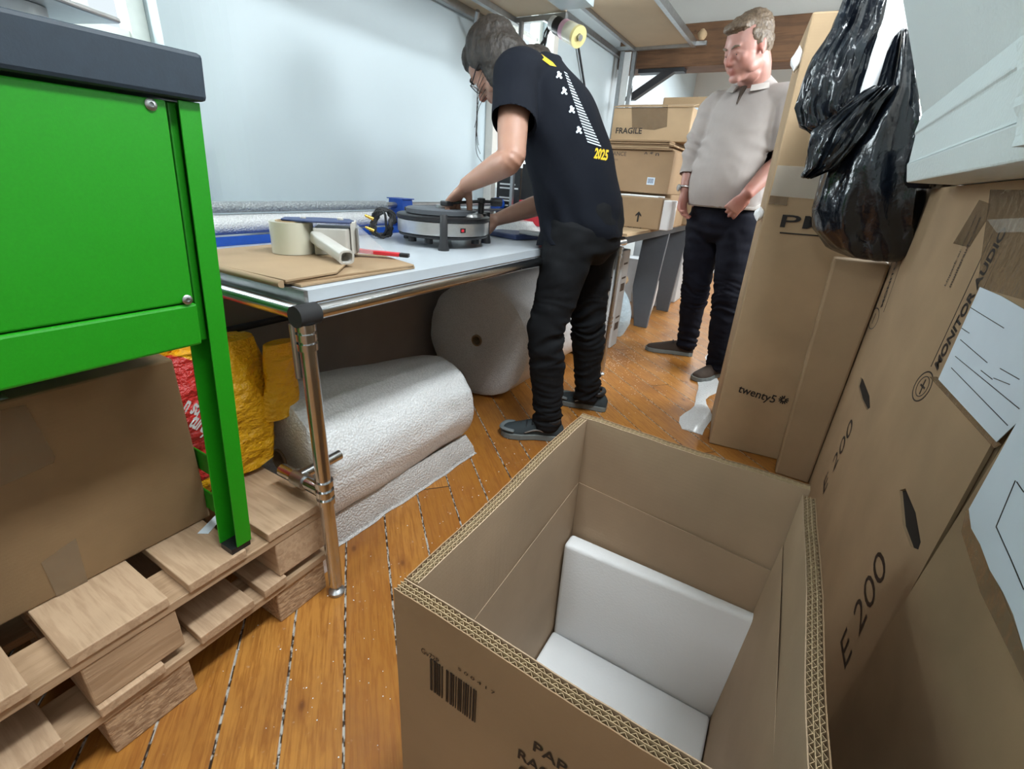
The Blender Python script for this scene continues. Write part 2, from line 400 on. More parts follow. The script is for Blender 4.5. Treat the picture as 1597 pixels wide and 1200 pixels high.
b = MB(); b.box(WL, WL+.05, 2.39, 2.44, 0, 2.5); b.box(WL, WL+.05, 3.02, 3.08, 0, 2.5); b.build('trim_2', M['offwhite'], kind='structure', bevel=.004)
# dark iron knee brace under the beam
b = MB()
p0, p1 = Y(1060,108,4.3), Y(990,152,4.3)
d = Vector((p1.x-p0.x, 0, p1.z-p0.z))
b.prism([p0+Vector((.0,-.03,0)), p0+Vector((-.10,-.03,0)), p0+d+Vector((-.1,-.03,-.02)), p0+d+Vector((0,-.03,-.02))], (0,.06,0))
b.box(-1.45, p0.x+.04, 4.27, 4.36, 1.835, 1.862)
b.build('brace', M['darksteel'], label='black diagonal iron brace fixed under the old timber beam', cat='brace')
# ================================================================== PALLETS
PX = -.82
def pallet(z, name, label, boards, stringer_h, blocks, chipb, seed):
    rr = random.Random(seed)
    t = thing(name, (PX-.3, .1, z), label, 'pallet', 'wooden pallets stacked under the green cabinet')
    for (y0, y1, xr) in boards:
        b = MB(); j = rr.uniform(-.004, .004)
        b.box(xr, PX+.004+j, y0, y1, z+.1125, z+.134); b.build('deck_board', M['pallet'], t, bevel=.002)
    for xx in (PX-.001, PX-.30, PX-.54):
        b = MB(); b.box(xx-.10, xx, -.75, .578, z+.093, z+.1122); b.build('stringer_board', M['pallet_y'], t, bevel=.002)
    for k, (y0, y1) in enumerate(blocks):
        for xx in (PX, PX-.30, PX-.54):
            b = MB(); o = rr.uniform(0, .006); b.box(xx-.10, xx-.002-o, y0, y1, z+.0003, z+.0928)
            b.build('block', M[chipb[k]], t, bevel=.003)
    return t
pallet(.1345, 'wooden_pallet', 'pale pine pallet directly under the green cabinet, upper of the two stacked',
       [(.432,.578,-1.465),(.27,.382,-1.465),(.092,.236,-1.465),(-.10,.046,-1.465),(-.3,-.17,-1.465)], .02, [(.445,.572),(.10,.243),(-.34,-.2)], ['pallet','pallet_y','chip'], 3)
pallet(0, 'wooden_pallet', 'chipboard block pallet on the floorboards, lower of the two stacked',
       [(.40,.455,-1.465),(.265,.375,-1.465),(.10,.2,-1.465),(-.09,.05,-1.465)], .02, [(.43,.56),(.10,.24),(-.34,-.2)], ['chip','chip','chip'], 5)
# ================================================================== GREEN CABINET
def shear(z0, k):
    m = Matrix.Identity(4); m[1][2] = k; m[1][3] = -k*z0; return m
GB = .2687
gc = thing('steel_cabinet', (-.85, .2, GB), 'bright green steel cabinet with dark slate top standing on the pallets', 'cabinet')
SH = shear(GB, .066)
def gmb(): b = MB(); b.xf = SH; return b
for y0 in (.355, -.33):
    for x1 in (-.82, -1.25):
        b = gmb(); b.prism([(x1-.042,y0,GB+.012),(x1-.042,y0+.043,GB+.012),(x1,y0+.043,GB+.012),(x1,y0+.013,GB+.012),(x1-.0035,y0+.013,GB+.012),(x1-.0035,y0+.0395,GB+.012),(x1-.0385,y0+.0395,GB+.012),(x1-.0385,y0,GB+.012)], (0,0,1.075-GB-.012)); b.build('leg', M['green'], gc, bevel=.001)
        b = gmb(); b.box(x1-.040, x1-.002, y0+.002, y0+.041, GB, GB+.0119); b.build('foot', M['black'], gc)
b = gmb(); b.box(-.835, -.821, -.285, .352, .785, 1.072); b.build('front_panel', M['green'], gc, bevel=.003)
b = gmb(); b.box(-.86, -.817, -.285, .3545, .714, .783); b.build('rail', M['green'], gc, bevel=.004)
b = gmb(); b.box(-1.285, -1.27, -.285, .352, .714, 1.072); b.build('back_panel', M['green'], gc)
b = gmb(); b.box(-1.25, -.835, .36, .372, .714, 1.072); b.build('side_panel', M['green'], gc, bevel=.002)
b = gmb(); b.box(-1.26, -.862, -.285, .35, .74, .75); b.build('floor_panel', M['green'], gc)
for z in (.32, .415):
    b = gmb(); b.box(-1.24, -1.225, -.285, .352, z, z+.045); b.build('lower_rail', M['green'], gc)
    b = gmb(); b.box(-1.205, -.862, .392, .3965, z-.025, z+.022); b.build('lower_rail', M['green'], gc, bevel=.002)
b = gmb(); b.box(-1.30, -.808, -.345, .404, 1.0765, 1.138); b.build('cabinet_top', M['slate'], gc, bevel=.006)
for p in [(235,163),(290,467)]:
    q = X(*p, -.8205); q2 = X(*p, -.8165)
    b = MB(); b.lathe((-.8208 if p[1] < 300 else -.8168, q.y, q.z), (1,0,0), [(.0075,0),(.0078,.0015),(.006,.003),(.003,.0035),(.0028,.0015),(0,.0015)], 20); b.build('bolt', M['steel'], gc, smooth=True)
# machine on the cabinet top: silver pan, green body
m1 = thing('bench_machine', (-1.02, .27, 1.1385), 'green and silver machine with a flat metal pan on the dark cabinet top', 'machine')
b = MB(); b.lathe((-1.02,.33,1.139), (0,0,1), [(.06,0),(.055,.012),(.035,.02),(.035,.042),(0,.043)], 32); b.build('base', M['white'], m1, smooth=True)
b = MB(); b.prism([(-.93,.19,1.182),(-1.10,.19,1.182),(-1.12,.405,1.182),(-.985,.445,1.182),(-.93,.33,1.182)], (0,0,.008)); b.build('pan', M['alu'], m1, bevel=.003)
b = MB(); b.box(-1.10,-1.01,.27,.36,1.1905,1.27); b.build('body', M['green'], m1, bevel=.008)
b = MB(); b.box(-1.012,-.99,.28,.35,1.195,1.24); b.build('guard', M['black'], m1, bevel=.003)
tag((lambda b: b.build('rag', M['paper'], smooth=True))((lambda b: b.loft([b.ring(Vector((-.955,.20+.0*i,1.1388+.006*i)),Vector((1,0,0)),Vector((0,1,0)),.055-.006*i*i,.07-.008*i*i,18) for i in range(3)]))(MB())), 'crumpled white rag on the dark cabinet top', 'rag')
# carton inside the cabinet
cb = thing('cardboard_box', (-1.1, .0, GB+.001), 'large brown taped cardboard box on the pallets under the green cabinet', 'box')
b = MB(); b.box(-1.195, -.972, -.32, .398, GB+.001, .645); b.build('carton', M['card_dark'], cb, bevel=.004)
def patch(parent, pts, xplane, th, mat, name='tape'):
    b = MB(); b.prism([X(px,py,xplane) for px, py in pts], (th,0,0)); return b.build(name, mat, parent)
patch(cb, [(0,640),(40,632),(86,712),(84,722),(0,760)], -.9715, .0006, M['tape'])
patch(cb, [(64,878),(118,840),(140,918),(88,930)], -.9715, .0006, M['tape'])
b = MB(); b.box(-1.19, -.975, .12, .17, .6455, .6463); b.build('tape', M['tape'], cb)
# paper slip on deck
b = MB(); z = .2692
b.prism([Z(308,833,z), Z(325,833,z), Z(354,800,z), Z(345,796,z)], (0,0,.0012)); b.build('paper_slip', M['paper'], label='small torn white paper slip on the pallet boards by the green leg', cat='paper')
# ================================================================== YELLOW CARRIER BAG
def bagmat():
    t = NT('yellow_bag_plastic'); s = t.sep(t.node('ShaderNodeNewGeometry'))
    n = t.noise(t.geo(), 16, 5, .6)
    yz = lambda cy, cz, ry, rz: t.math('ADD', t.math('POWER', t.math('DIVIDE', t.math('SUBTRACT', s[1], cy), ry), 2), t.math('POWER', t.math('DIVIDE', t.math('SUBTRACT', s[2], cz), rz), 2))
    d = t.math('ADD', yz(.425, .47, .100, .145), t.math('MULTIPLY', n, .18))
    red = t.node('ShaderNodeMapRange', i0=d, i1=1.10, i2=1.06)
    c = t.mix(red, (0.88, 0.44, 0.008), (0.62, 0.03, 0.025))
    n2 = t.noise(t.mapping(t.geo(), (10,10,22)), 2, 4)
    return t.fin(c, .36, 0, t.bump(t.math('ADD', n, n2), .8, .03))
M['bag'] = bagmat()
bg = thing('carrier_bag', (-1.13, .5, .2695), 'yellow and red plastic carrier bag standing behind the green cabinet leg', 'bag')
b = MB(); rings = []
for j in range(13):
    t = j/12; z = .2695+.015*(t < .05)+.34*t
    cy = .488+.03*t; ry = .145-.035*(abs(t-.35))+(.0 if t > .05 else -.05); rx = .085+.02*math.sin(t*3)-.045*t
    ring = []
    for i in range(48):
        a = 2*math.pi*i/48; sx = math.copysign(abs(math.cos(a))**.6, math.cos(a)); sy = math.copysign(abs(math.sin(a))**.6, math.sin(a))
        w = .014*noise.noise(Vector((a*2.3, z*14, 1)))+.008*noise.noise(Vector((a*6, z*40, 4)))
        ring.append(Vector((-1.12+sx*(rx+w), cy+sy*(ry+w), z)))
    rings.append(ring)
b.loft(rings); b.build('bag_body', M['bag'], bg, smooth=True)
# upright handle flap rising at the right
b = MB(); rings = []
for j in range(9):
    t = j/8; z = .40+.195*t; cy = .64+.035*t-.01*t*t; w = .052-.012*t+.004*math.sin(t*9)
    rings.append([Vector((-1.045-.02*math.sin(k)*(1)+.01*noise.noise(Vector((k,z*20,0))), cy+w*math.cos(k), z)) for k in [2*math.pi*i/24 for i in range(24)]])
b.loft(rings); b.build('bag_handle', M['bag'], bg, smooth=True)
b = MB(); rings = []
for j in range(6):
    t = j/5; z = .58+.075*t
    rings.append([Vector((-1.12+.03*math.cos(k)+.01*t, .40+(.085-.03*t)*math.sin(k), z)) for k in [2*math.pi*i/24 for i in range(24)]])
b.loft(rings); b.build('bag_handle', M['bag'], bg, smooth=True)
for s_, pa, pb in (('n strong', (284,640), (330,655)), ('turdy', (293,664), (322,677))):
    q = X(*pa, -1.012); e_ = X(*pb, -1.012)
    text(bg, s_, q, e_-q, (0,0,1), .034, (e_-q).length*1.05, M['white'], offset=.03, shear=.0)
# stuff in the bag: dark red foil packet
b = MB(); b.prism([(-1.16,.46,.57),(-1.13,.60,.57),(-1.14,.57,.665),(-1.17,.50,.68)], (.012,0,0)); b.build('foil_packet', M['red'], label='dark red packet poking out of the yellow carrier bag', cat='packet', bevel=.004)
# ================================================================== PACKING BENCH
ZT = .772
be = thing('packing_bench', (-1.15, 1.2, 0), 'long white topped packing bench on a chromed tube frame', 'bench')
b = MB(); b.box(-1.555, -.822, .592, 2.46, ZT-.024, ZT); b.build('bench_top', M['laminate'], be, bevel=.002)
b = MB(); b.box(-.8215, -.812, .592, 2.46, ZT-.024, ZT+.001); b.build('edge_strip', M['laminate'], be)
b = MB(); b.box(-1.555, -.812, .583, .5915, ZT-.032, ZT+.001); b.build('edge_strip', M['steel'], be)
b = MB(); b.box(-.835, -.822, .62, 2.46, ZT-.052, ZT-.0245); b.build('under_edge', M['card_old'], be)
R0 = .0165; FX, FY = -.79, .562; ZR = .735
b = MB(); b.tube([(FX,FY,ZR),(FX,2.5,ZR)], R0, 14); b.build('rail', M['chrome'], be, smooth=True)
b = MB(); b.tube([(FX-.012,FY-.002,ZR+.002),(-1.56,FY-.002,ZR+.002)], R0, 14); b.build('rail', M['chrome'], be, smooth=True)
b = MB(); b.cyl((FX,FY-.021,ZR-.002),(FX,FY+.028,ZR-.002),.0215,n=24); b.build('joint_cap', M['rubber'], be, smooth=True)
def leg(x, y, lean=0):
    b = MB(); b.tube([(x,y+lean,.03),(x,y,ZR-.02)], R0, 14); L = b.build('leg', M['chrome'], be, smooth=True)
    b = MB(); b.lathe((x,y+lean,0), (0,0,1), [(.017,0),(.0195,.004),(.0195,.010),(.013,.016),(.008,.019),(.008,.033)], 24); b.build('levelling_foot', M['steel'], L, smooth=True)
    for z in (.67,.69,.71,.292,.315,.34):
        b = MB(); b.cyl((x,y,z-.007),(x,y,z+.007),.0205,n=18); b.build('collar', M['chrome'], L, smooth=True)
    b = MB(); b.cyl((x-.02,y-.014,.715),(x-.02,y-.014,.60),.007,n=12); b.build('clamp_rod', M['steel'], L, smooth=True)
leg(FX, FY); leg(-1.53, FY); leg(FX, 2.44); leg(-1.53, 2.44)
b = MB(); b.tube([(FX,FY,.315),(-.945,FY,.315)], .015, 12); b.build('cross_bar', M['chrome'], be, smooth=True)
b = MB(); b.tube([(FX-.085,FY,.325),(FX-.085,FY+.115,.325)], .0135, 12); b.build('cross_bar', M['chrome'], be, smooth=True)
b = MB(); b.cyl((FX-.105,FY,.315),(FX-.065,FY,.315),.0195,n=18); b.build('joint_block', M['steel'], be, smooth=True)
b = MB(); b.tube([(-1.5,FY,.50),(-1.5,2.5,.50)], .012, 10); b.tube([(-1.50,FY,.50),(-1.15,FY+.02,.60)], .012, 10); b.build('rear_bar', M['darksteel'], be, smooth=True)
b = MB(); b.box(-1.59,-1.575,.45,2.5,.02,.73); b.build('back_board', M['greypanel'], be)
# second bench further on, dark apron and grey slab legs
b2 = thing('storage_bench', (-1.2, 3.5, 0), 'dark edged storage bench past the bending man, stacked with cartons', 'bench')
b = MB(); b.box(-1.58, -.80, 2.56, 4.35, .757, .772); b.build('bench_top', M['card_light'], b2)
b = MB(); b.box(-1.57, -.815, 2.58, 4.33, .715, .7565); b.build('apron', M['darksteel'], b2)
for y0 in (3.60, 4.27):
    b = MB(); b.prism([(-.86,y0,0),(-.96,y0,0),(-1.02,y0,.30),(-1.0,y0,.7145),(-.82,y0,.7145),(-.83,y0,.55)], (0,.035,0)); b.build('leg', M['greysteel'], b2, bevel=.003)
# ================================================================== BUBBLE WRAP ROLLS under the bench
def roll(name, c0, c1, r, label, mat, hole=.03, bumpy=.004, taper=1, seed=0):
    c0, c1 = Vector(c0), Vector(c1); d = (c1-c0).normalized(); u = Vector((0,0,1)); v = d.cross(u).normalized(); L = (c1-c0).length
    t = thing(name, c0-Vector((0,0,r)), label, 'roll', 'large rolls of bubble wrap under the bench')
    n = 96; b = MB(); rings = []
    prof = [(hole, .012), (hole*1.6, .006), (r*.5, .003), (r*.75, .0), (r*.93, .002), (r*.985, .010), (r, .03)]
    prof += [(r, .03+(L-.06)*k/14) for k in range(1, 15)] + [(r*.985, L-.01), (r*.93, L-.002), (r*.75, L), (r*.5, L-.004), (hole, L-.01)]
    for rr, h in prof:
        ring = []
        for i in range(n):
            a = 2*math.pi*i/n
            w = (bumpy*noise.noise(Vector((math.cos(a)*3, math.sin(a)*3, h*5+seed)))*2 + bumpy*.6*noise.noise(Vector((math.cos(a)*9, math.sin(a)*9, h*22+seed)))) * (rr/r)
            p = c0+d*h+(u*math.cos(a)+v*math.sin(a))*(rr+w*(1 if rr > hole*2 else 0))*(1+(taper-1)*h/L)
            if p.z < .002: p.z = .002
            ring.append(p)
        rings.append(ring)
    b.loft(rings, cap=False); b.build('wrap', mat, t, smooth=True)
    b = MB(); b.pipe(c0+d*.004, c1-d*.004, hole+.002, hole-.004, 32); b.build('core_tube', M['card_old'], t, smooth=True)
    return t, d, u, v
r1, d_, u_, v_ = roll('bubble_wrap_roll', (-1.122,.655,.224), (-1.082,1.345,.182), .224, 'fat white bubble wrap roll lying lengthwise behind the chrome bench leg', M['bubble'], taper=.8)
# loose flap at the bottom of roll
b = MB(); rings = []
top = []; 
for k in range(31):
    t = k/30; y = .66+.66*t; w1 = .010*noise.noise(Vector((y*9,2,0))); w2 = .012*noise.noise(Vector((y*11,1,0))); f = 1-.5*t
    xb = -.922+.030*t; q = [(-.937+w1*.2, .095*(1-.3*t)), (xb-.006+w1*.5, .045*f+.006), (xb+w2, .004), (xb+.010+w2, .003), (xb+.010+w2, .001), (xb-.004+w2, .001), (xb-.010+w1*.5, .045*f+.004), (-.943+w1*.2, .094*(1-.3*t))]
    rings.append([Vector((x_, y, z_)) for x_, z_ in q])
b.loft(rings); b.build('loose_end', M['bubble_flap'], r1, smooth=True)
roll('bubble_wrap_roll', (-1.205,1.76,.285), (-1.205,2.58,.285), .285, 'fine bubble wrap roll end on with a dark core hole, beside the bending man\'s legs', M['bubble_fine'], hole=.026, seed=4)
# plastic scrap by the leg
b = MB(); rings = []
for k in range(7):
    t = k/6; rings.append([Vector((-.875+.010*math.cos(a)+.006*noise.noise(Vector((a,t*4,2))), .60+.028*math.sin(a), .002+.20*t)) for a in [2*math.pi*i/16 for i in range(16)]])
b.loft(rings); b.build('plastic_scrap', M['clear'], smooth=True, label='crumpled clear plastic scrap between the pallet and the chrome leg', cat='scrap')
# ================================================================== ON THE BENCH
def zc(px, py, z): return Z(px, py, z)
# folded flat cartons
fc = thing('folded_carton', (-1.05,.75,ZT+.0005), 'flat folded brown carton under the tape gun on the bench', 'carton')
b = MB(); b.prism([(-1.30,.585,ZT+.001),(-.842,.60,ZT+.001),(-.838,.935,ZT+.001),(-1.12,1.03,ZT+.001),(-1.30,.97,ZT+.001)], (0,0,.0055)); b.build('sheet', M['card_tan'], fc, bevel=.001)
b = MB(); b.prism([(-1.29,.572,ZT+.0068),(-.862,.583,ZT+.0068),(-.836,.93,ZT+.0068),(-1.115,1.015,ZT+.0068),(-1.29,.96,ZT+.0068)], (0,0,.005)); b.build('sheet', M['card_tan'], fc, bevel=.001)
b = MB(); b.prism([(-1.28,.565,ZT+.012),(-.858,.578,ZT+.012),(-.852,.70,ZT+.0145),(-.93,.80,ZT+.016),(-1.28,.95,ZT+.013)], (0,0,.005)); b.build('flap', M['card_tan'], fc, bevel=.001)
b = MB(); b.loft([[Vector((x, .570+(.009*math.cos(a)), ZT+.0085+.0075*math.sin(a)+.001)) for a in [math.pi*.5+math.pi*k/10 for k in range(11)]]+[Vector((x,.574,ZT+.003)), Vector((x,.574,ZT+.016))] for x in (-1.28,-.858)]); b.build('fold', M['card_tan'], fc, smooth=True)
ZS = ZT+.0178
# tape gun, lying on its side
tg = thing('tape_gun', (-1.12,.78,ZS), 'putty coloured tape gun with a fat tape roll on the folded carton', 'tape dispenser')
rc = Z(455, 398, ZS); rc.z = ZS; rc += Vector((-.03,.03,0)); RR = .052
b = MB(); b.pipe(rc+Vector((0,0,.001)), rc+Vector((0,0,.078)), RR, .037, 48); b.build('tape_roll', plain('cream_tape', (0.60,0.57,0.46), .3, 0, .03, 5, Coat_Weight=.5), tg, smooth=True)
b = MB(); b.pipe(rc+Vector((0,0,.003)), rc+Vector((0,0,.080)), .0365, .031, 40); b.build('roll_core', M['card_light'], tg, smooth=True)
body = rc+Vector((.085,.085,0))
dl = (body-rc); dl.z = 0; dl.normalize(); pl = Vector((-dl.y, dl.x, 0))
def poly(pts, z0, h, name, mat, bev=.003):
    b = MB(); b.prism([rc+dl*a+pl*c+Vector((0,0,z0)) for a, c in pts], (0,0,h)); return b.build(name, mat, tg, bevel=bev)
poly([(.056,-.045),(.135,-.045),(.15,.0),(.14,.045),(.056,.05)], .002, .066, 'housing', M['putty'])
poly([(-.02,-.02),(.05,-.05),(.145,-.045),(.155,.0),(.14,.045),(.05,.05),(-.02,.03)], .0805, .005, 'side_plate', M['navy'], .002)
poly([(.145,-.03),(.158,-.02),(.158,.03),(.145,.035)], .004, .080, 'cutter_guard', M['putty'], .002)
poly([(.1585,-.03),(.163,-.03),(.163,.02),(.1585,.02)], .010, .060, 'blade', M['steel'], 0)
h0 = Z(492, 370, ZS+.045); h1 = Z(541, 402, ZS+.018)
ax = (h1-h0).normalized(); sd = Vector((0,0,1)).cross(ax).normalized(); upv = ax.cross(sd)
b = MB(); rings = []
for t, w, hh in ((0,.014,.020),(.3,.016,.020),(.8,.017,.019),(1,.019,.021)):
    rings.append([h0+(h1-h0)*t+sd*(w*math.copysign(abs(math.cos(a))**.6, math.cos(a)))+upv*(hh*.8*math.copysign(abs(math.sin(a))**.6, math.sin(a))) for a in [2*math.pi*i/28 for i in range(28)]])
rin = [h1+(p-h1)*.72 for p in rings[-1]]; rings.append(rin); rings.append([p-ax*.035 for p in rin])
b.loft(rings); b.build('handle', M['putty'], tg, smooth=True)
b = MB(); q = rc+dl*.12+Vector((0,0,.086)); b.lathe(q, (0,0,1), [(.008,0),(.008,.004),(.005,.006),(0,.006)], 16); q = rc+dl*.03+Vector((0,0,.086)); b.lathe(q, (0,0,1), [(.007,0),(.007,.003),(0,.004)], 16); b.build('screw', M['putty'], tg, smooth=True)
b = MB(); b.loft([[rc+dl*.16+pl*(-.03)+Vector((0,0,.005)), rc+dl*.16+pl*(.02)+Vector((0,0,.005)), rc+dl*.16+pl*(.02)+Vector((0,0,.075)), rc+dl*.16+pl*(-.03)+Vector((0,0,.075))],
                  [rc+dl*.24+pl*(-.01)+Vector((0,0,.001)), rc+dl*.24+pl*(.0)+Vector((0,0,.001)), rc+dl*.24+pl*(.0)+Vector((0,0,.004)), rc+dl*.24+pl*(-.01)+Vector((0,0,.004))]]); b.build('tape_tail', M['clear'], tg)
# red knife
k0, k1 = Z(558,394,ZS+.004), Z(638,402,ZT+.018); 
kn = thing('cutter_knife', (k0+k1)/2, 'red snap-off cutter knife at the back edge of the folded carton', 'knife')
dd = (k1-k0).normalized(); s_ = Vector((0,0,1)).cross(dd).normalized()*.009; u_ = Vector((0,0,.010))
def kbar(a, c, nm, mat, k=1):
    b = MB(); p, q = k0+dd*a, k0+dd*c; b.hexa([p-s_*k,p+s_*k,q+s_*k,q-s_*k,p-s_*k+u_*k,p+s_*k+u_*k,q+s_*k+u_*k,q-s_*k+u_*k]); b.build(nm, mat, kn, bevel=.002)
L = (k1-k0).length; kbar(.0, L-.025, 'handle', M['red']); kbar(L-.0248, L, 'end_cap', M['black']); 
# cable coil
cc = Z(598,372,ZT+.004)+Vector((-.02,.02,.050))
co = thing('cable_coil', (cc.x,cc.y,ZT), 'coiled black cable with gold plugs beside the turntable', 'cable')
vd = Vector((cc.x,cc.y,0)).normalized(); sd = Vector((vd.y,-vd.x,0))
pts = []
for i in range(460):
    a = 2*math.pi*i/40; r = .035+.013*math.sin(i*.31)+.003*math.sin(i*1.7); off = .014*math.sin(i*.083)+.01*math.sin(i*.47)
    pts.append(cc+sd*(r*math.cos(a)*1.15)+Vector((0,0,r*math.sin(a)))+vd*(off*.7+.15*(r*math.sin(a))))
b = MB(); b.tube(pts, .0042, 7); b.build('cord', M['blacksatin'], co, smooth=True)
b = MB(); b.tube([cc+Vector((0,0,.048)), cc+sd*.01+Vector((0,0,.03))-vd*.028, cc+sd*.012-Vector((0,0,.02))-vd*.03, cc-Vector((0,0,.045))], .0045, 8); b.build('cable_tie', M['black'], co, smooth=True)
for px, py in ((577,357),(580,369)):
    p = Z(px,py,ZT+.02); p = cc-sd*.050-vd*.02+Vector((0,0,.022 if py < 360 else -.018))
    b = MB(); b.lathe(p, -sd+Vector((0,0,.4)), [(.0062,-.02),(.0062,-.004),(.0052,-.003),(.0052,.008),(.003,.009),(.003,.012),(.0,.012)], 16); b.build('plug', M['gold'], co, smooth=True)
# turntable
TC = Vector((-1.105,1.389,ZT)); TR = .160
tt = thing('turntable', TC, 'round silver and black record turntable on three black posts', 'turntable')
b = MB(); b.lathe(TC, (0,0,1), [(0,.030),(TR-.012,.030),(TR-.004,.032),(TR-.003,.038),(TR-.006,.0405),(0,.0405)], 96); b.build('base_plate', M['black'], tt, smooth=True)
b = MB(); b.lathe(TC, (0,0,1), [(0,.0408),(TR-.004,.0408),(TR,.043),(TR,.083),(TR-.004,.0855),(0,.0855)], 128); b.build('drum', M['alu'], tt, smooth=True)
b = MB(); b.lathe(TC, (0,0,1), [(0,.0858),(TR+.002,.0858),(TR+.003,.088),(TR+.003,.098),(TR-.002,.101),(0,.101)], 96); b.build('top_plate', M['black'], tt, smooth=True)
PC = TC+Vector((-.005,-.008,0))
b = MB(); b.lathe(PC, (0,0,1), [(0,.1012),(.112,.1012),(.121,.104),(.122,.118),(.117,.121),(.03,.1205),(.012,.122),(0,.122)], 96); b.build('platter', M['greysteel'], tt, smooth=True)
b = MB(); b.lathe(PC, (0,0,1), [(0,.1222),(.02,.1222),(.02,.130),(.005,.131),(.0035,.142),(0,.143)], 32); b.build('spindle', M['steel'], tt, smooth=True)
for ang in (math.radians(-51.5), math.radians(63), math.radians(178)):
    p = TC+Vector((math.cos(ang), math.sin(ang), 0))*(TR+.014)
    b = MB(); b.lathe(p, (0,0,1), [(.018,0),(.0185,.004),(.014,.030),(.0125,.045),(.0125,.108),(.0105,.111),(0,.111)], 28); b.build('post', M['blacksatin'], tt, smooth=True)
for ang in (-110, -150, 120, 10, -75):
    p = TC+Vector((math.cos(math.radians(ang)), math.sin(math.radians(ang)), 0))*(TR-.035)
    b = MB(); b.lathe(p, (0,0,1), [(.014,.012),(.014,.0298),(0,.0298)], 18); b.build('motor_foot', M['black'], tt, smooth=True)
def cdir(px, rr, z, w, h, nm, mat):   # small plate on the drum's curved front
    d0 = ray(px, 360); b_ = math.atan2(d0.x, d0.y); o2 = Vector((TC.x,TC.y)); dv = Vector((math.sin(b_), math.cos(b_)))
    tca = o2.dot(dv); d2 = o2.dot(o2)-tca*tca; t = tca-math.sqrt(max(0, rr*rr-d2)); p = dv*t; n = (p-o2).normalized(); s = Vector((-n.y, n.x))
    q = Vector((p.x,p.y,z)); S = Vector((s.x,s.y,0)); N = Vector((n.x,n.y,0))
    b = MB(); b.hexa([q-S*w,q+S*w,q+S*w+N*.002,q-S*w+N*.002,q-S*w+Vector((0,0,h)),q+S*w+Vector((0,0,h)),q+S*w+N*.002+Vector((0,0,h)),q-S*w+N*.002+Vector((0,0,h))]); return b.build(nm, mat, tt)
cdir(722, TR+.0005, ZT+.056, .009, .014, 'power_switch', M['black'])
cdir(721.5, TR+.003, ZT+.059, .0045, .008, 'switch_lamp', M['red'])
# tonearm
A0 = TC+Vector((.10,.085,.102))
b = MB(); b.lathe(A0, (0,0,1), [(.020,0),(.020,.008),(.011,.010),(.011,.040),(.014,.042),(.014,.058),(.006,.060),(0,.060)], 24); b.build('arm_base', M['black'], tt, smooth=True)
b = MB(); b.tube([A0+Vector((.045,.05,.048)), A0+Vector((0,0,.048)), TC+Vector((.045,-.055,.140))], .0055, 10); b.cyl(A0+Vector((.025,.027,.048)), A0+Vector((.05,.055,.048)), .014, n=20); b.build('tonearm', M['blacksatin'], tt, smooth=True)
b = MB(); p = TC+Vector((.05,-.045,.132)); b.box(p.x-.018,p.x+.012,p.y-.016,p.y+.02,p.z,p.z+.016); b.build('headshell', M['black'], tt, bevel=.003)
b = MB(); p = TC+Vector((.115,.02,.1015)); b.loft([b.ring(p+Vector((0,0,h)),Vector((1,0,0)),Vector((0,1,0)),r_,r_*1.5,14) for h, r_ in ((0,.03),(.008,.026),(.012,.012))]); b.build('cueing_plate', M['alu'], tt, smooth=True)
# wrap dispenser along the back of the bench
DX = -1.50
dp = thing('wrap_dispenser', (DX,1.3,ZT), 'blue wrap dispenser rail with a long tube along the back of the bench', 'dispenser')
b = MB(); b.tube([(DX,.62,ZT+.099),(DX,1.50,ZT+.099)], .0165, 20); b.build('wrapped_bar', M['bubble_grey'], dp, smooth=True)
b = MB(); b.tube([(DX,1.5005,ZT+.099),(DX,2.42,ZT+.099)], .012, 16); b.build('bar', M['steel'], dp, smooth=True)
b = MB(); b.tube([(DX+.05,1.62,ZT+.075),(DX+.05,2.40,ZT+.072)], .007, 12); b.build('cutter_rod', M['darksteel'], dp, smooth=True)
b = MB(); b.pipe((DX,2.34,ZT+.095),(DX,2.38,ZT+.095),.036,.013,28); b.build('end_ring', M['blue'], dp, smooth=True)
for yb in (.60, 1.56):
    b = MB(); b.prism([(DX+.06,yb,ZT+.001),(DX-.06,yb,ZT+.001),(DX-.04,yb,ZT+.085),(DX-.035,yb,ZT+.125),(DX+.035,yb,ZT+.125),(DX+.045,yb,ZT+.075)], (0,.006,0)); b.box(DX-.055,DX+.04,yb+.007,yb+.075,ZT+.122,ZT+.126); b.prism([(DX+.0,yb+.0065,ZT+.04),(DX+.04,yb+.0065,ZT+.075),(DX+.035,yb+.0065,ZT+.1215),(DX-.03,yb+.0065,ZT+.1215)], (0,.06,0)); b.build('bracket', M['blue'], dp, bevel=.001)
b = MB(); b.box(DX-.055,DX+.085,.58,1.70,ZT+.0008,ZT+.004); b.box(DX+.080,DX+.085,.58,1.70,ZT+.0045,ZT+.026); b.build('base_rail', M['blue'], dp)
tag((lambda b: b.build('bubble_wrap_roll', M['bubble_fine'], smooth=True))(MB().tube([(DX-.01,.64+.3*i,ZT+.047+.002*(i%2)) for i in range(4)], .030, 24)), 'thin rolled bubble wrap sheet lying in the blue dispenser rail', 'roll')
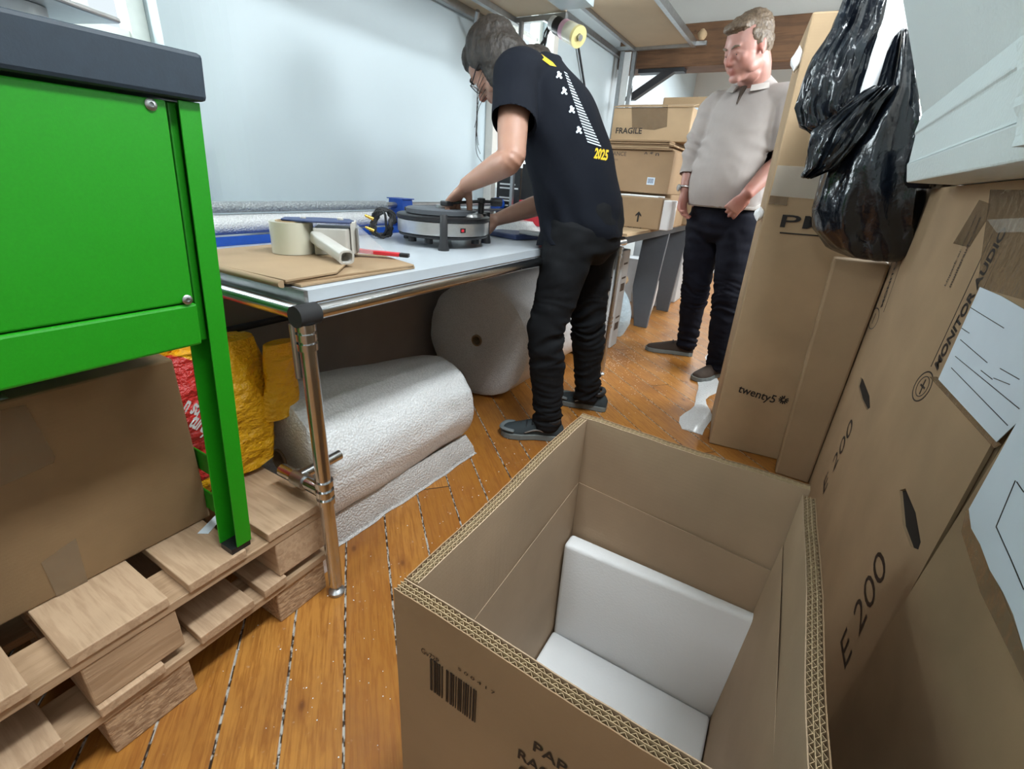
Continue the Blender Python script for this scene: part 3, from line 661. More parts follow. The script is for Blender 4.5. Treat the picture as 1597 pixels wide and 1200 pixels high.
# things at the far end of the bench
nt = thing('tape_dispenser', Z(800,372,ZT), 'navy tape dispenser lying flat at the far end of the bench', 'tape dispenser')
p = Z(800,370,ZT)
b = MB(); b.prism([(p.x-.10,p.y-.05,ZT+.001),(p.x+.07,p.y-.10,ZT+.001),(p.x+.12,p.y+.02,ZT+.001),(p.x+.02,p.y+.09,ZT+.001),(p.x-.09,p.y+.03,ZT+.001)], (0,0,.022)); b.build('body', M['navy'], nt, bevel=.006)
b = MB(); b.tube([(p.x+.06,p.y-.05,ZT+.032),(p.x+.14,p.y-.02,ZT+.028)], .010, 12); b.build('handle', M['white'], nt, smooth=True)
b = MB(); q = Z(800,352,ZT+.02); rings = []
for j in range(6):
    t = j/5; rings.append([Vector((q.x+(.16-.06*t)*math.cos(a)*(1+.1*noise.noise(Vector((a,t*3,9)))), q.y+(.09-.04*t)*math.sin(a), ZT+.001+.045*t+.006*noise.noise(Vector((a*3,t*5,2)))*(t > 0))) for a in [2*math.pi*i/28 for i in range(28)]])
b.loft(rings); b.build('bubble_wrap_sheet', M['bubble_fine'], smooth=True, label='crumpled bubble wrap sheet behind the navy tape dispenser on the bench', cat='wrap')
bk = thing('printed_box', (-1.47,2.50,ZT), 'black printed box upright at the far back end of the bench', 'box')
b = MB(); b.box(-1.55,-1.40,2.425,2.455,ZT+.001,1.06); b.build('box_body', M['black'], bk)
for k, (w, zz) in enumerate(((.10,.97),(.12,.95),(.07,.90),(.09,.885),(.06,.86))):
    b = MB(); b.box(-1.53,-1.53+w,2.4235,2.4249,zz,zz+.008); b.build('print_line', M['white'], bk)
b = MB(); b.box(-1.385,-1.17,2.40,2.445,ZT+.001,.90); b.build('red_box', M['red'], label='small dark red box on the bench end behind the bending man', cat='box', bevel=.002)
b = MB(); b.box(-1.38,-1.20,2.405,2.44,.9012,1.08); b.build('dark_box', M['black'], label='dark box stacked on the red box at the bench end', cat='box', bevel=.002)
po = thing('bench_post', (-1.42,2.38,ZT), 'slim grey metal post rising from the back of the bench', 'post')
b = MB(); b.box(-1.413,-1.397,2.34,2.36,ZT+.0005,1.69); b.build('upright', M['steel'], po)
b = MB(); b.box(-1.435,-1.375,2.32,2.3795,ZT,ZT+.0004); b.build('foot_plate', M['steel'], po)
# ================================================================== OPEN CARTON
oc = thing('open_carton', (-.075,.51,0), 'big open brown double-wall carton with its rim cut open, white foam inside', 'carton')
RZ = .60; TW = .017
def oboard(name, P0, P1, inward, z0=0.001, mat='card', inner='card_inner'):
    """a corrugated wall from P0 to P1 (outer top line), thickness TW inward; the cut top edge shows liners and fluting"""
    P0, P1, n = Vector(P0), Vector(P1), Vector(inward).normalized()
    d = (P1-P0); L = d.length; d.normalize()
    wob = lambda s: .0025*noise.noise(Vector((s*9, P0.x*5, 3)))+.0012*noise.noise(Vector((s*40, P0.y, 7)))
    N = int(L/.012); WA = .0 if name == 'front_wall' else .003
    def strip(a, c, top, name_, m_, par, zlo=z0):
        b = MB(); rings = []
        for i in range(N+1):
            s = L*i/N; q = P0+d*s; zt = q.z+wob(s)+top; w = n*(WA*noise.noise(Vector((s*5, 1, P0.x))))
            q = Vector((q.x, q.y, 0))
            rings.append([q+n*a+Vector((0,0,zlo)), q+n*c+Vector((0,0,zlo)), q+n*c+w+Vector((0,0,zt)), q+n*a+w+Vector((0,0,zt))])
        b.loft(rings); return b.build(name_, m_, par)
    w = strip(0.0006, TW-.0006, -.026, name, M[mat], oc)
    t = .0012
    strip(0, t, 0, 'outer_liner', M[mat], w)
    strip(TW-t, TW, 0, 'inner_liner', M[inner], w)
    b = MB()   # fluting: three rows, with two thin middle liners
    rows = 3; rw = (TW-2*t)/rows
    for r in range(rows):
        a0 = t+r*rw+.0002; a1 = a0+rw-.0006; pitch = .0080; K = int(L/pitch)*2
        rings = []
        for k in range(K+1):
            s = L*k/K; q = P0+d*s; ww = n*(WA*noise.noise(Vector((s*5, 1, P0.x)))); zt = q.z+wob(s)-.0012; q = Vector((q.x,q.y,0))
            o = a0 if k % 2 == 0 else a1-.0006
            rings.append([q+n*o+ww+Vector((0,0,zt-.023)), q+n*(o+.0006)+ww+Vector((0,0,zt-.023)), q+n*(o+.0006)+ww+Vector((0,0,zt)), q+n*o+ww+Vector((0,0,zt))])
        b.loft(rings)
        if r:
            rings = []
            for i in range(N+1):
                s = L*i/N; q = P0+d*s; ww = n*(WA*noise.noise(Vector((s*5, 1, P0.x)))); zt = q.z+wob(s); q = Vector((q.x,q.y,0)); a = t+r*rw-.0003
                rings.append([q+n*a+ww+Vector((0,0,zt-.0235)), q+n*(a+.0006)+ww+Vector((0,0,zt-.0235)), q+n*(a+.0006)+ww+Vector((0,0,zt)), q+n*a+ww+Vector((0,0,zt))])
            b.loft(rings)
    b.build('fluting', M['flute'], w)
    b = MB(); rings = []
    for i in range(N+1):
        s = L*i/N; q = P0+d*s; ww = n*(WA*noise.noise(Vector((s*5, 1, P0.x)))); zt = q.z+wob(s); q = Vector((q.x,q.y,0))
        rings.append([q+n*.001+ww+Vector((0,0,zt-.0255)), q+n*(TW-.001)+ww+Vector((0,0,zt-.0255)), q+n*(TW-.001)+ww+Vector((0,0,zt-.024)), q+n*.001+ww+Vector((0,0,zt-.024))])
    b.loft(rings); b.build('core', M['flute_dark'], w)  # black strip paints the shade deep between the flutes
    return w
LW = oboard('left_wall', (-.272,.2795,RZ), (-.272,.7475,RZ), (1,0,0))
BW = oboard('back_wall', (-.272,.766,RZ), (.108,.752,RZ+.002), (0,-1,0))
FW = oboard('front_wall', (-.272,.2605,RZ), (.128,.2505,RZ), (0,1,0))
RW = oboard('right_wall', (.1265,.272,RZ), (.1175,.730,RZ-.004), (-1,0,0))
b = MB(); b.box(-.2545,.09,.279,.747,.001,.03); b.build('bottom_flap', M['card_inner'], oc)
# lower inner sleeve whose top shows as a crease
b = MB(); b.hexa([(-.2530,.282,.031),(-.2500,.282,.031),(-.2500,.745,.031),(-.2530,.745,.031),(-.2542,.282,.43),(-.2535,.282,.43),(-.2535,.745,.46),(-.2542,.745,.46)]); b.build('inner_sleeve', M['card_inner'], oc)
b = MB(); b.hexa([(-.249,.740,.031),(.088,.735,.031),(.088,.739,.031),(-.249,.744,.031),(-.253,.7453,.46),(.097,.732,.44),(.097,.7338,.44),(-.253,.7468,.46)]); b.build('inner_sleeve', M['card_inner'], oc)
b = MB(); b.hexa([(.086,.30,.031),(.089,.30,.031),(.085,.733,.031),(.082,.733,.031),(.1078,.30,.50),(.1083,.30,.50),(.0985,.729,.50),(.098,.729,.50)]); b.build('inner_sleeve', M['card_inner'], oc)
yf = .2597
def ydir(px, py): return Y(px, py, .2565)
def front_text(s, px, py, h, w, **k): 
    q = ydir(px, py); q.y = .2601-(q.x+.272)*.025; text(oc, s, q, (1,-.025,0), (0,0,1), h, w, M['ink'], **k)
yo = lambda x: .2602-(x+.272)*.025
b = MB(); rr = random.Random(11); x = -.2215
while x < -.160:
    w = rr.choice((.0008,.0012,.0018,.0026)); 
    if not (-.205 < x < -.200): b.box(x, x+w, yo(x)-.0012, yo(x)-.0006, .484, .534)
    x += w+rr.choice((.0009,.0014,.0022))
b.build('barcode', M['ink'], oc)
front_text('Gv72P', 655, 1020, .008, .024)
front_text('5 0 0 4 1 7', 713, 1046, .0045, .045)
front_text('PAP 20', 832, 1168, .0145, .062, offset=.015)
front_text('RACCOLTA', 808, 1180, .0145, .100, offset=.015)
q = ydir(826, 1210); q.y = yo(q.x)-.001; text(oc, 'CARTA', Vector((-.106,yo(-.106)-.001,.4585)), (1,-.025,0), (0,0,1), .0145, .062, M['ink'], offset=.015)
# foam inside
b = MB(); b.box(-.2475,.0835,.300,.6995,.032,.098); b.build('foam_sheet', M['foam'], bevel=.006, smooth=True, seg=3, label='thick white foam pad lying in the bottom of the open carton', cat='foam')
b = MB(); b.hexa([(-.2475,.7005,.032),(.0865,.6995,.032),(.0865,.7335,.032),(-.2475,.7375,.032),(-.2490,.696,.343),(.103,.706,.352),(.1005,.7275,.352),(-.2490,.736,.343)])
b.build('foam_sheet', M['foam'], bevel=.008, smooth=True, seg=3, label='white foam sheet standing upright against the back of the open carton', cat='foam')
# ================================================================== RIGHT HAND CARTONS
AX = .265
bA = thing('shipping_carton', (.48,1.35,0), 'large brown carton with two hand holes in its side, right of the open carton', 'carton')
def carton(pts, parent, mat, name='carton', bevel=.004): b = MB(); b.hexa(pts); return b.build(name, mat, parent, bevel=bevel)
AY0, AY1, AZ = .74, 1.985, 1.048
# aisle face with real hand holes: face strip boards around the holes
cbA = MB(); cbA.box(AX+.0045,.70,AY0,AY1,.001,AZ); body_A = cbA.build('carton', M['card_tan'], bA, bevel=.004)
H = [[(1403,765),(1412,762),(1428,800),(1436,846),(1432,858),(1420,853),(1408,820)], [(1342,588),(1346,592),(1356,618),(1357,636),(1352,640),(1343,622),(1338,602)]]
def face_with_holes():
    me = bmesh.new(); outer = [(AY0,.001),(AY1,.001),(AY1,AZ),(AY0,AZ)]
    loops = [outer]+[[(X(px,py,AX).y, X(px,py,AX).z) for px, py in h] for h in H]
    es = []
    for lp in loops:
        vs_ = [me.verts.new((AX, y, z)) for y, z in lp]
        for i in range(len(vs_)): es.append(me.edges.new((vs_[i], vs_[(i+1)%len(vs_)])))
    bmesh.ops.triangle_fill(me, edges=es, use_beauty=True, use_dissolve=False)
    g = bmesh.ops.extrude_face_region(me, geom=list(me.faces))
    for v in g['geom']:
        if isinstance(v, bmesh.types.BMVert): v.co.x += .0043
    bmesh.ops.recalc_face_normals(me, faces=me.faces)
    org = wloc(bA); d = bpy.data.meshes.new('face')
    for v in me.verts: v.co -= org
    me.to_mesh(d); me.free(); d.materials.append(M['card_tan']); o = bpy.data.objects.new('printed_face', d); COL.objects.link(o); o.parent = bA
face_with_holes()
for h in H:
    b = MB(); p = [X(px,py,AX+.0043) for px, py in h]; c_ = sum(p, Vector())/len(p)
    b.prism([c_+(q-c_)*1.1 for q in p], (.0001,0,0)); o = b.build('hand_hole', M['flute_dark'], bA)  # black plate paints the dark inside of the hole
def atext(s, p, h, w, off=0, xpl=AX-.0002, u=(0,0,1), par=None, **k):
    q = X(p[0], p[1], xpl); return text(par or bA, s, q, u, (0,1,0), h, w, M['ink'], offset=off, **k)
def span(p, q_, xpl=AX): a, c = X(*p, xpl), X(*q_, xpl); return (a-c).length
def along(s, p0, p1, h, off=0, par=None, xpl=AX-.0002, mat=None, **k):   # text whose baseline runs p0 -> p1 (pixels read off the photo) on the aisle face
    a, c = X(*p0, xpl), X(*p1, xpl); u = c-a; v = Vector((-1,0,0)).cross(u)
    return text(par or bA, s, a, u, v, h, u.length, mat or M['ink'], offset=off, **k)
along('MONITOR AUDIO', (1462,578), (1572,357), .029, .03)
along('MONITOR AUDIO', (1376,479), (1427,330), .028, .03)
along('E 200', (1318,1046), (1385,887), .085, -.006)
along('E 200', (1284,772), (1330,668), .075, -.006)
along('monitoraudio.com', (1483,449), (1531,340), .016, .008)
along('Unpack or tour see', (1475,447), (1524,336), .012, .005)
def outline(px_list, w=.0022, nm='printed_rule', closed=True, xpl=AX, par=None):
    pts = [X(px,py,xpl) for px, py in px_list]; b = MB(); m = len(pts)
    for i in range(m if closed else m-1):
        p, q = pts[i], pts[(i+1)%m]; d = (q-p).normalized(); n = Vector((-1,0,0)).cross(d)*w/2
        b.hexa([p-n,p+n,q+n,q-n,p-n-Vector((.0005,0,0)),p+n-Vector((.0005,0,0)),q+n-Vector((.0005,0,0)),q-n-Vector((.0005,0,0))])
    b.build(nm, M['ink'], par or bA)
outline([(1452,572),(1548,365)], closed=False); outline([(1468,590),(1560,395)], closed=False)
outline([(1366,480),(1416,338)], closed=False, w=.0025); outline([(1378,487),(1428,345)], closed=False, w=.0025)
def ellipse_px(cx, cy, a, b_, ang, n=28): 
    ca, sa = math.cos(ang), math.sin(ang); return [(cx+a*math.cos(t)*ca-b_*math.sin(t)*sa, cy+a*math.cos(t)*sa+b_*math.sin(t)*ca) for t in [2*math.pi*i/n for i in range(n)]]
outline(ellipse_px(1439,603,25,12,math.radians(-62)), .0028); outline(ellipse_px(1439,603,17,8,math.radians(-62)), .0018)
outline([(1434,615),(1444,592)], .005, closed=False); outline([(1436,600),(1442,606)], .004, closed=False)
outline(ellipse_px(1363,497,17,6.5,math.radians(-72)), .003)
outline([(1360,505),(1366,489)], .005, closed=False)
# tapes on the face
def facepatch(pts, mat, nm, par, xpl=AX, th=.0007): b = MB(); b.prism([X(px,py,xpl) for px, py in pts], (-th,0,0)); return b.build(nm, mat, par)
facepatch([(1487,380),(1512,386),(1538,345),(1545,318),(1528,312)], M['tape'], 'tape', bA)
facepatch([(1545,296),(1640,296),(1640,480),(1525,448)], M['tape'], 'tape', bA)
facepatch([(1450,588),(1462,588),(1562,694),(1552,700)], M['tape'], 'tape', bA, th=.0009)
facepatch([(1541,343),(1600,340),(1620,362),(1556,363)], M['cleartape'], 'tape', bA, th=.0013)
pA = thing('delivery_note', X(1530,570,AX), 'white delivery note stuck to the side of the carton with hand holes', 'paper')
facepatch([(1529,448),(1562,462),(1600,484),(1640,520),(1640,610),(1555,690),(1464,592)], M['paper'], 'sheet', pA, AX-.0015)
for l in ([(1514,480),(1566,512)],[(1490,556),(1590,638)],[(1484,574),(1572,664)],[(1498,530),(1540,566)],[(1550,590),(1575,600)],[(1500,512),(1512,520)],[(1530,578),(1548,592)],[(1560,575),(1590,592)]):
    outline(l, .0009, 'pen_line', False, AX-.0023, pA)
# lit end carton between that one and the upright PMC carton
bB = thing('narrow_carton', (.19,1.9,0), 'narrow plain brown carton beneath the black bag, beside the carton with hand holes', 'carton')
carton([(.146,1.90,.001),(AX-.0015,1.90,.001),(AX-.0015,1.982,.001),(.146,1.982,.001),(.108,1.90,.83),(AX-.004,1.90,.83),(AX-.004,1.982,.83),(.108,1.982,.83)], bB, M['card_tan'], bevel=.008)
# tall upright carton PMC twenty5
bP = thing('tall_carton', (.05,2.25,0), 'tallest brown carton, standing upright beside the man in the taupe jumper', 'carton')
a8 = math.radians(7); ux, uy = Vector((math.cos(a8), math.sin(a8), 0)), Vector((-math.sin(a8), math.cos(a8), 0))
P00 = Vector((-.118,1.99,.001)); lean = Vector((-.030,.0,1.53))
wP, dP = .34, .40
pts = [P00, P00+ux*wP, P00+ux*wP+uy*dP, P00+uy*dP]; pts += [p+lean for p in pts]
carton(pts, bP, M['card_light'], bevel=.006)
nP = -uy
def pl_hit(px, py, p0, n): d = ray(px, py); c = Vector((0,0,CAM_H)); return c+d*((p0-c).dot(n)/d.dot(n))
def ptext(s, p0, p1, h, off=.01, **k):
    o_ = P00+nP*.0008; a, c = pl_hit(*p0, o_, nP), pl_hit(*p1, o_, nP); u = (c-a); text(bP, s, a, u, u.cross(nP)*-1, h, u.length, M['ink'], offset=off, **k)
ptext('PMC', (1216,354), (1350,363), .043, .008)
ptext('twenty5', (1150,611), (1207,629), .034, .012)
for k in range(6):
    a = k*math.pi/6; c0 = pl_hit(1222,624,P00+nP*.0008,nP); b = MB(); uu = ux*math.cos(a)+Vector((0,0,1))*math.sin(a); vv = uu.cross(nP)*.0022
    b.hexa([c0-uu*.018-vv,c0-uu*.018+vv,c0-uu*.005+vv,c0-uu*.005-vv]+[p+nP*.0006 for p in (c0-uu*.018-vv,c0-uu*.018+vv,c0-uu*.005+vv,c0-uu*.005-vv)])
    if k != 2: b.hexa([c0+uu*.005-vv,c0+uu*.005+vv,c0+uu*.018+vv,c0+uu*.018-vv]+[p+nP*.0006 for p in (c0+uu*.005-vv,c0+uu*.005+vv,c0+uu*.018+vv,c0+uu*.018-vv)])
    b.build('print_mark', M['ink'], bP)
def ppatch(pts, mat, nm, th=.0009): b = MB(); b.prism([pl_hit(px,py,P00,nP) for px, py in pts], nP*th); return b.build(nm, mat, bP)
ppatch([(1216,362),(1303,369),(1303,371),(1216,364)], M['ink'], 'printed_rule')
ppatch([(1213,258),(1290,262),(1285,312),(1201,305)], M['cleartape'], 'tape')
ppatch([(1201,305),(1230,308),(1227,321),(1198,318)], M['tape'], 'tape')
# white foam scraps at its edge
for (px, py, lab) in ((1188,335,'white crumpled foam scrap at the edge of the tallest carton by the man\'s pocket'),(1249,88,'white crumpled plastic scrap at the top edge of the tallest carton behind the man\'s shoulder')):
    c0 = pl_hit(px, py, P00, nP); b = MB(); rings = []
    for j in range(8):
        t = j/7; rings.append([c0+Vector((-.012+.018*math.sin(math.pi*t)*math.cos(a)*(1+.4*noise.noise(Vector((a,t*5,px)))), .04+.02*math.sin(a), (t-.5)*(.05 if py > 200 else .07))) for a in [2*math.pi*i/14 for i in range(14)]])
    b.loft(rings); b.build('foam_scrap', M['foam'], smooth=True, label=lab, cat='scrap')
# near carton with the curled papers
bC = thing('near_carton', (.45,.2,0), 'worn brown carton nearest the camera at the lower right, with white paper stuck on', 'carton')
CX = .238
def Cx(px, py): return X(px, py, CX-.0008)
carton([(CX,-.25,.001),(.70,-.25,.001),(.70,.725,.001),(CX,.725,.001),(CX,-.25,.93),(.70,-.25,.93),(.70,.630,.93),(CX,.630,.93)], bC, M['card_old'], bevel=.005)
pC = thing('delivery_note', X(1560,850,CX), 'curled white paper stuck low on the nearest worn carton', 'paper')
b = MB(); b.prism([Cx(px,py) for px, py in ((1620,600),(1512,795),(1516,825),(1530,850),(1545,890),(1566,925),(1582,960),(1600,1020),(1700,1180),(1760,800))], (-.0007,0,0)); b.build('sheet', M['paper'], pC)
outline([(1584,750),(1554,822),(1577,873),(1597,920)], .0009, 'pen_line', False, CX-.0016, pC); outline([(1586,752),(1597,768)], .0009, 'pen_line', False, CX-.0016, pC)
b = MB(); b.prism([Cx(px,py) for px, py in ((1508,795),(1512,795),(1600,1020),(1640,1110),(1640,1150),(1530,925),(1500,830))], (-.0006,0,0)); b.build('tape', M['tape'], bC)
# ================================================================== POLYSTYRENE BLOCK
ep = thing('polystyrene_block', (.4,.95,AZ+.001), 'large white polystyrene end block resting on the carton with hand holes', 'polystyrene')
z0 = AZ+.002
def prof(y): return [(.175,y,z0),(.660,y,z0),(.660,y,1.62),(-.005,y,1.56),(.053,y,1.405),(.158,y,1.188),(.1565,y,1.150),(.160,y,1.148),(.166,y,1.090),(.1635,y,1.088)]
b = MB(); b.prism(prof(1.48), (0,-1.05,0)); b.build('block', M['eps'], ep, bevel=.003)
b = MB(); rings = []
for j in range(14):
    y = .72-.35*j/13; ring = []
    for i in range(12):
        t = i/11; ring.append(Vector((.166-.004*(1+noise.noise(Vector((y*30,t*20,0))))-.012*t, y+.10*t, z0+.012+.11*t)))
    ring += [Vector((.175,y+.1,z0+.122)), Vector((.175,y,z0+.012))]
    rings.append(ring)
b.loft(rings); b.build('rough_face', M['eps'], ep)
# ================================================================== BLACK BAGS
def plasticblack():
    t = NT('black_bin_bag'); g = t.geo()
    n = t.noise(t.mapping(g, (16,16,3)), 1.6, 3, .5); n2 = t.noise(t.mapping(g, (12,12,10)), 2.2, 3, .5)
    c = t.mix(t.node('ShaderNodeMapRange', i0=n2, i1=.55, i2=.8), (0.004, 0.006, 0.010), (0.020, 0.027, 0.036))  # lighter blue-black patches paint highlights into the plastic
    return t.fin(c, .22, 0, t.bump(t.math('ADD', t.math('MULTIPLY', n, .5), n2), .45, .02), Coat_Weight=.5, Coat_Roughness=.1)
M['binbag'] = plasticblack()
def bagloft(parent, name, rows, yc, ry, seed, mat, amp=.012, n=72, fold=9, sub=5, skew=0):
    """rows: (py, px left, px right) silhouette of a hanging bag at depth yc"""
    pts = []
    for i in range(len(rows)-1):
        for k in range(sub if i < len(rows)-2 else sub+1):
            t = k/sub; pts.append([rows[i][j]*(1-t)+rows[i+1][j]*t for j in range(3)])
    b = MB(); rings = []; m = len(pts)
    for j, (py, pl_, pr) in enumerate(pts):
        L_, R__ = Y(pl_, py, yc), Y(pr, py, yc); c = (L_+R__)/2; rx = (R__-L_).length/2; t = j/(m-1)
        env = ry*(math.sin(math.pi*min(1, max(0, .12+.80*t)))**.5)
        ring = []
        for i in range(n):
            a = 2*math.pi*i/n
            f = noise.noise(Vector((math.cos(a)*fold*.35, math.sin(a)*fold*.35, t*2.2+seed)))
            f = (1-abs(f)*2)*.6+.5*noise.noise(Vector((math.cos(a)*fold, math.sin(a)*fold, t*5+seed)))
            d = amp*f*(1 if 0 < j < m-1 else .3)
            ring.append(Vector((c.x+(rx+d*.7)*math.cos(a), c.y+(env+d*1.6)*math.sin(a)+skew*(1-t), c.z+.006*noise.noise(Vector((a*2, t*9, seed))))))
        rings.append(ring)
    b.loft(rings); return b.build(name, mat, parent, smooth=True, auto=math.radians(70))
bb = thing('black_bag', Y(1350,405,1.80), 'big shiny black plastic bag slumped on the narrow carton beside the polystyrene', 'bag')
bagloft(bb, 'bag_body', [(55,1398,1412),(90,1385,1419),(150,1362,1432),(200,1320,1438),(260,1285,1440),(330,1266,1438),(365,1268,1436),(390,1290,1425),(404,1320,1400)], 1.80, .10, 2, M['binbag'], .020, fold=5)
bagloft(bb, 'torn_flap', [(135,1360,1398),(165,1318,1372),(205,1268,1350),(235,1262,1325),(262,1258,1300),(278,1250,1266)], 1.70, .03, 8, M['binbag'], .012, sub=4)
bagloft(bb, 'bag_tail', [(225,1425,1470),(255,1415,1492),(280,1410,1496),(294,1416,1490)], 1.68, .09, 21, M['binbag'], .008, sub=3)  # added black lump, blocks the glare under the polystyrene
b3 = thing('black_bag', Y(1300,215,1.74), 'crumpled black bag end left of the white foam roll, upper of the two bags', 'bag')
bagloft(b3, 'bag_body', [(-60,1345,1395),(0,1318,1378),(45,1300,1368),(90,1272,1352),(130,1255,1340),(170,1243,1330),(198,1250,1318),(215,1275,1300)], 1.74, .055, 15, M['binbag'], .018, fold=8)
fr = thing('foam_roll', Y(1370,150,1.88), 'white rolled foam sheet wedged between the two black bags', 'foam')
p0, p1 = Y(1352,165,1.90), Y(1415,-60,1.90)
b = MB(); b.tube([p0, p0*.5+p1*.5, p1], .075, 40); b.build('roll', M['foam'], fr, smooth=True)
# ================================================================== PEOPLE
def skinmat(name, base, red=(0.50,0.17,0.13)):
    t = NT(name); n = t.noise(t.geo(), 28, 4); at = t.node('ShaderNodeAttribute', 0, {'attribute_name': 'tint'})
    c = t.mix(n, tuple(x*.90 for x in base), tuple(min(1,x*1.08) for x in base)); c = t.mix(1.0, c, at, 'MULTIPLY')
    return t.fin(c, .48, 0, t.bump(t.noise(t.geo(), 260, 3), .15, .002), Subsurface_Weight=.12, Subsurface_Radius=(.012,.004,.002), Subsurface_Scale=.6)
M['skin1'] = skinmat('tanned_skin', (0.41, 0.225, 0.16))
M['skin2'] = skinmat('pink_skin', (0.38, 0.19, 0.155))
def hairmat(name, a, c_, rough=.5):
    t = NT(name); o = t.geo(); n = t.noise(t.mapping(o, (1,1,.35), (.4,.3,0)), 120, 4, .7); n2 = t.noise(o, 14, 3)
    c = t.mix(t.node('ShaderNodeMapRange', i0=n, i1=.35, i2=.65), a, c_); c = t.mix(t.math('MULTIPLY', n2, .4), c, a)
    return t.fin(c, rough, 0, t.bump(n, .8, .004))
M['hair1'] = hairmat('greying_brown_hair', (0.010,0.007,0.005), (0.050,0.036,0.027))
M['hair2'] = hairmat('short_sandy_hair', (0.060,0.037,0.023), (0.19,0.135,0.085))
M['eye'] = plain('eye_white', (0.75,0.73,0.70), .2); M['iris'] = plain('dark_iris', (0.03,0.04,0.05), .2)
def cloth(name, col, rough=.85, weave=500, var=.12):
    t = NT(name); g = t.geo(); n = t.noise(g, 10, 4); w = t.noise(g, weave, 2)
    c = t.mix(n, tuple(x*(1-var) for x in col), tuple(x*(1+var) for x in col)); c = t.mix(t.math('MULTIPLY', w, .25), c, tuple(x*.6 for x in col))
    return t.fin(c, rough, 0, t.bump(w, .25, .0015), Sheen_Weight=.0, Specular_IOR_Level=.2)
M['tee'] = cloth('black_navy_jersey', (0.005,0.007,0.013)); M['jeans1'] = cloth('black_denim', (0.008,0.009,0.011)); M['jeans2'] = cloth('dark_navy_trousers', (0.0035,0.004,0.010))
M['knit'] = cloth('taupe_knit', (0.345,0.31,0.295)); M['knitrib'] = cloth('taupe_rib', (0.42,0.39,0.37), weave=900)
M['shoegrey'] = cloth('grey_shoe_mesh', (0.040,0.050,0.055)); M['toecap'] = plain('grey_toe_cap', (0.13,0.15,0.155), .6); M['shoebrown'] = cloth('brown_suede', (0.055,0.040,0.032)); M['sole'] = plain('shoe_sole', (0.14,0.155,0.15), .7); M['yellow'] = plain('yellow_print', (0.75,0.50,0.02), .6); M['pale'] = plain('pale_print', (0.55,0.60,0.66), .6)
def cr(a, b_, c, d, t): return .5*((2*b_)+(c-a)*t+(2*a-5*b_+4*c-d)*t*t+(3*b_-a-3*c+d)*t*t*t)
def limb(mb, pts, ref=(0,0,1), n=24, sub=6, cap=True, power=1):
    """pts: (pos, ra, rb); ra along ref projected square to the path, rb along the other axis"""
    P = [(Vector(p[0]), p[1], p[2] if len(p) > 2 else p[1]) for p in pts]; m = len(P); S = []
    for i in range(m-1):
        a = P[max(i-1,0)]; b_ = P[i]; c = P[i+1]; d = P[min(i+2,m-1)]
        for k in range(sub if i < m-2 else sub+1):
            t = k/sub; S.append((cr(a[0],b_[0],c[0],d[0],t), max(.001,cr(a[1],b_[1],c[1],d[1],t)), max(.001,cr(a[2],b_[2],c[2],d[2],t))))
    rings = []; ref = Vector(ref)
    for i, (p, ra, rb) in enumerate(S):
        d = (S[min(i+1,len(S)-1)][0]-S[max(i-1,0)][0]).normalized()
        u = (ref-d*ref.dot(d)).normalized(); v = d.cross(u)
        ring = []
        for k in range(n):
            a = 2*math.pi*k/n; ca, sa = math.cos(a), math.sin(a)
            if power != 1: ca = math.copysign(abs(ca)**power, ca); sa = math.copysign(abs(sa)**power, sa)
            ring.append(p+u*(ra*ca)+v*(rb*sa))
        rings.append(ring)
    if cap:
        for e, s_ in ((0,-1),(-1,1)):
            p, ra, rb = S[e]; q = S[1 if e == 0 else -2][0]; d = (p-q).normalized(); c = p+d*min(ra,rb)*.55
            rr = [p+(x-p)*.62+d*min(ra,rb)*.42 for x in rings[e]]
            if e == 0: rings.insert(0, rr)
            else: rings.append(rr)
    mb.loft(rings)
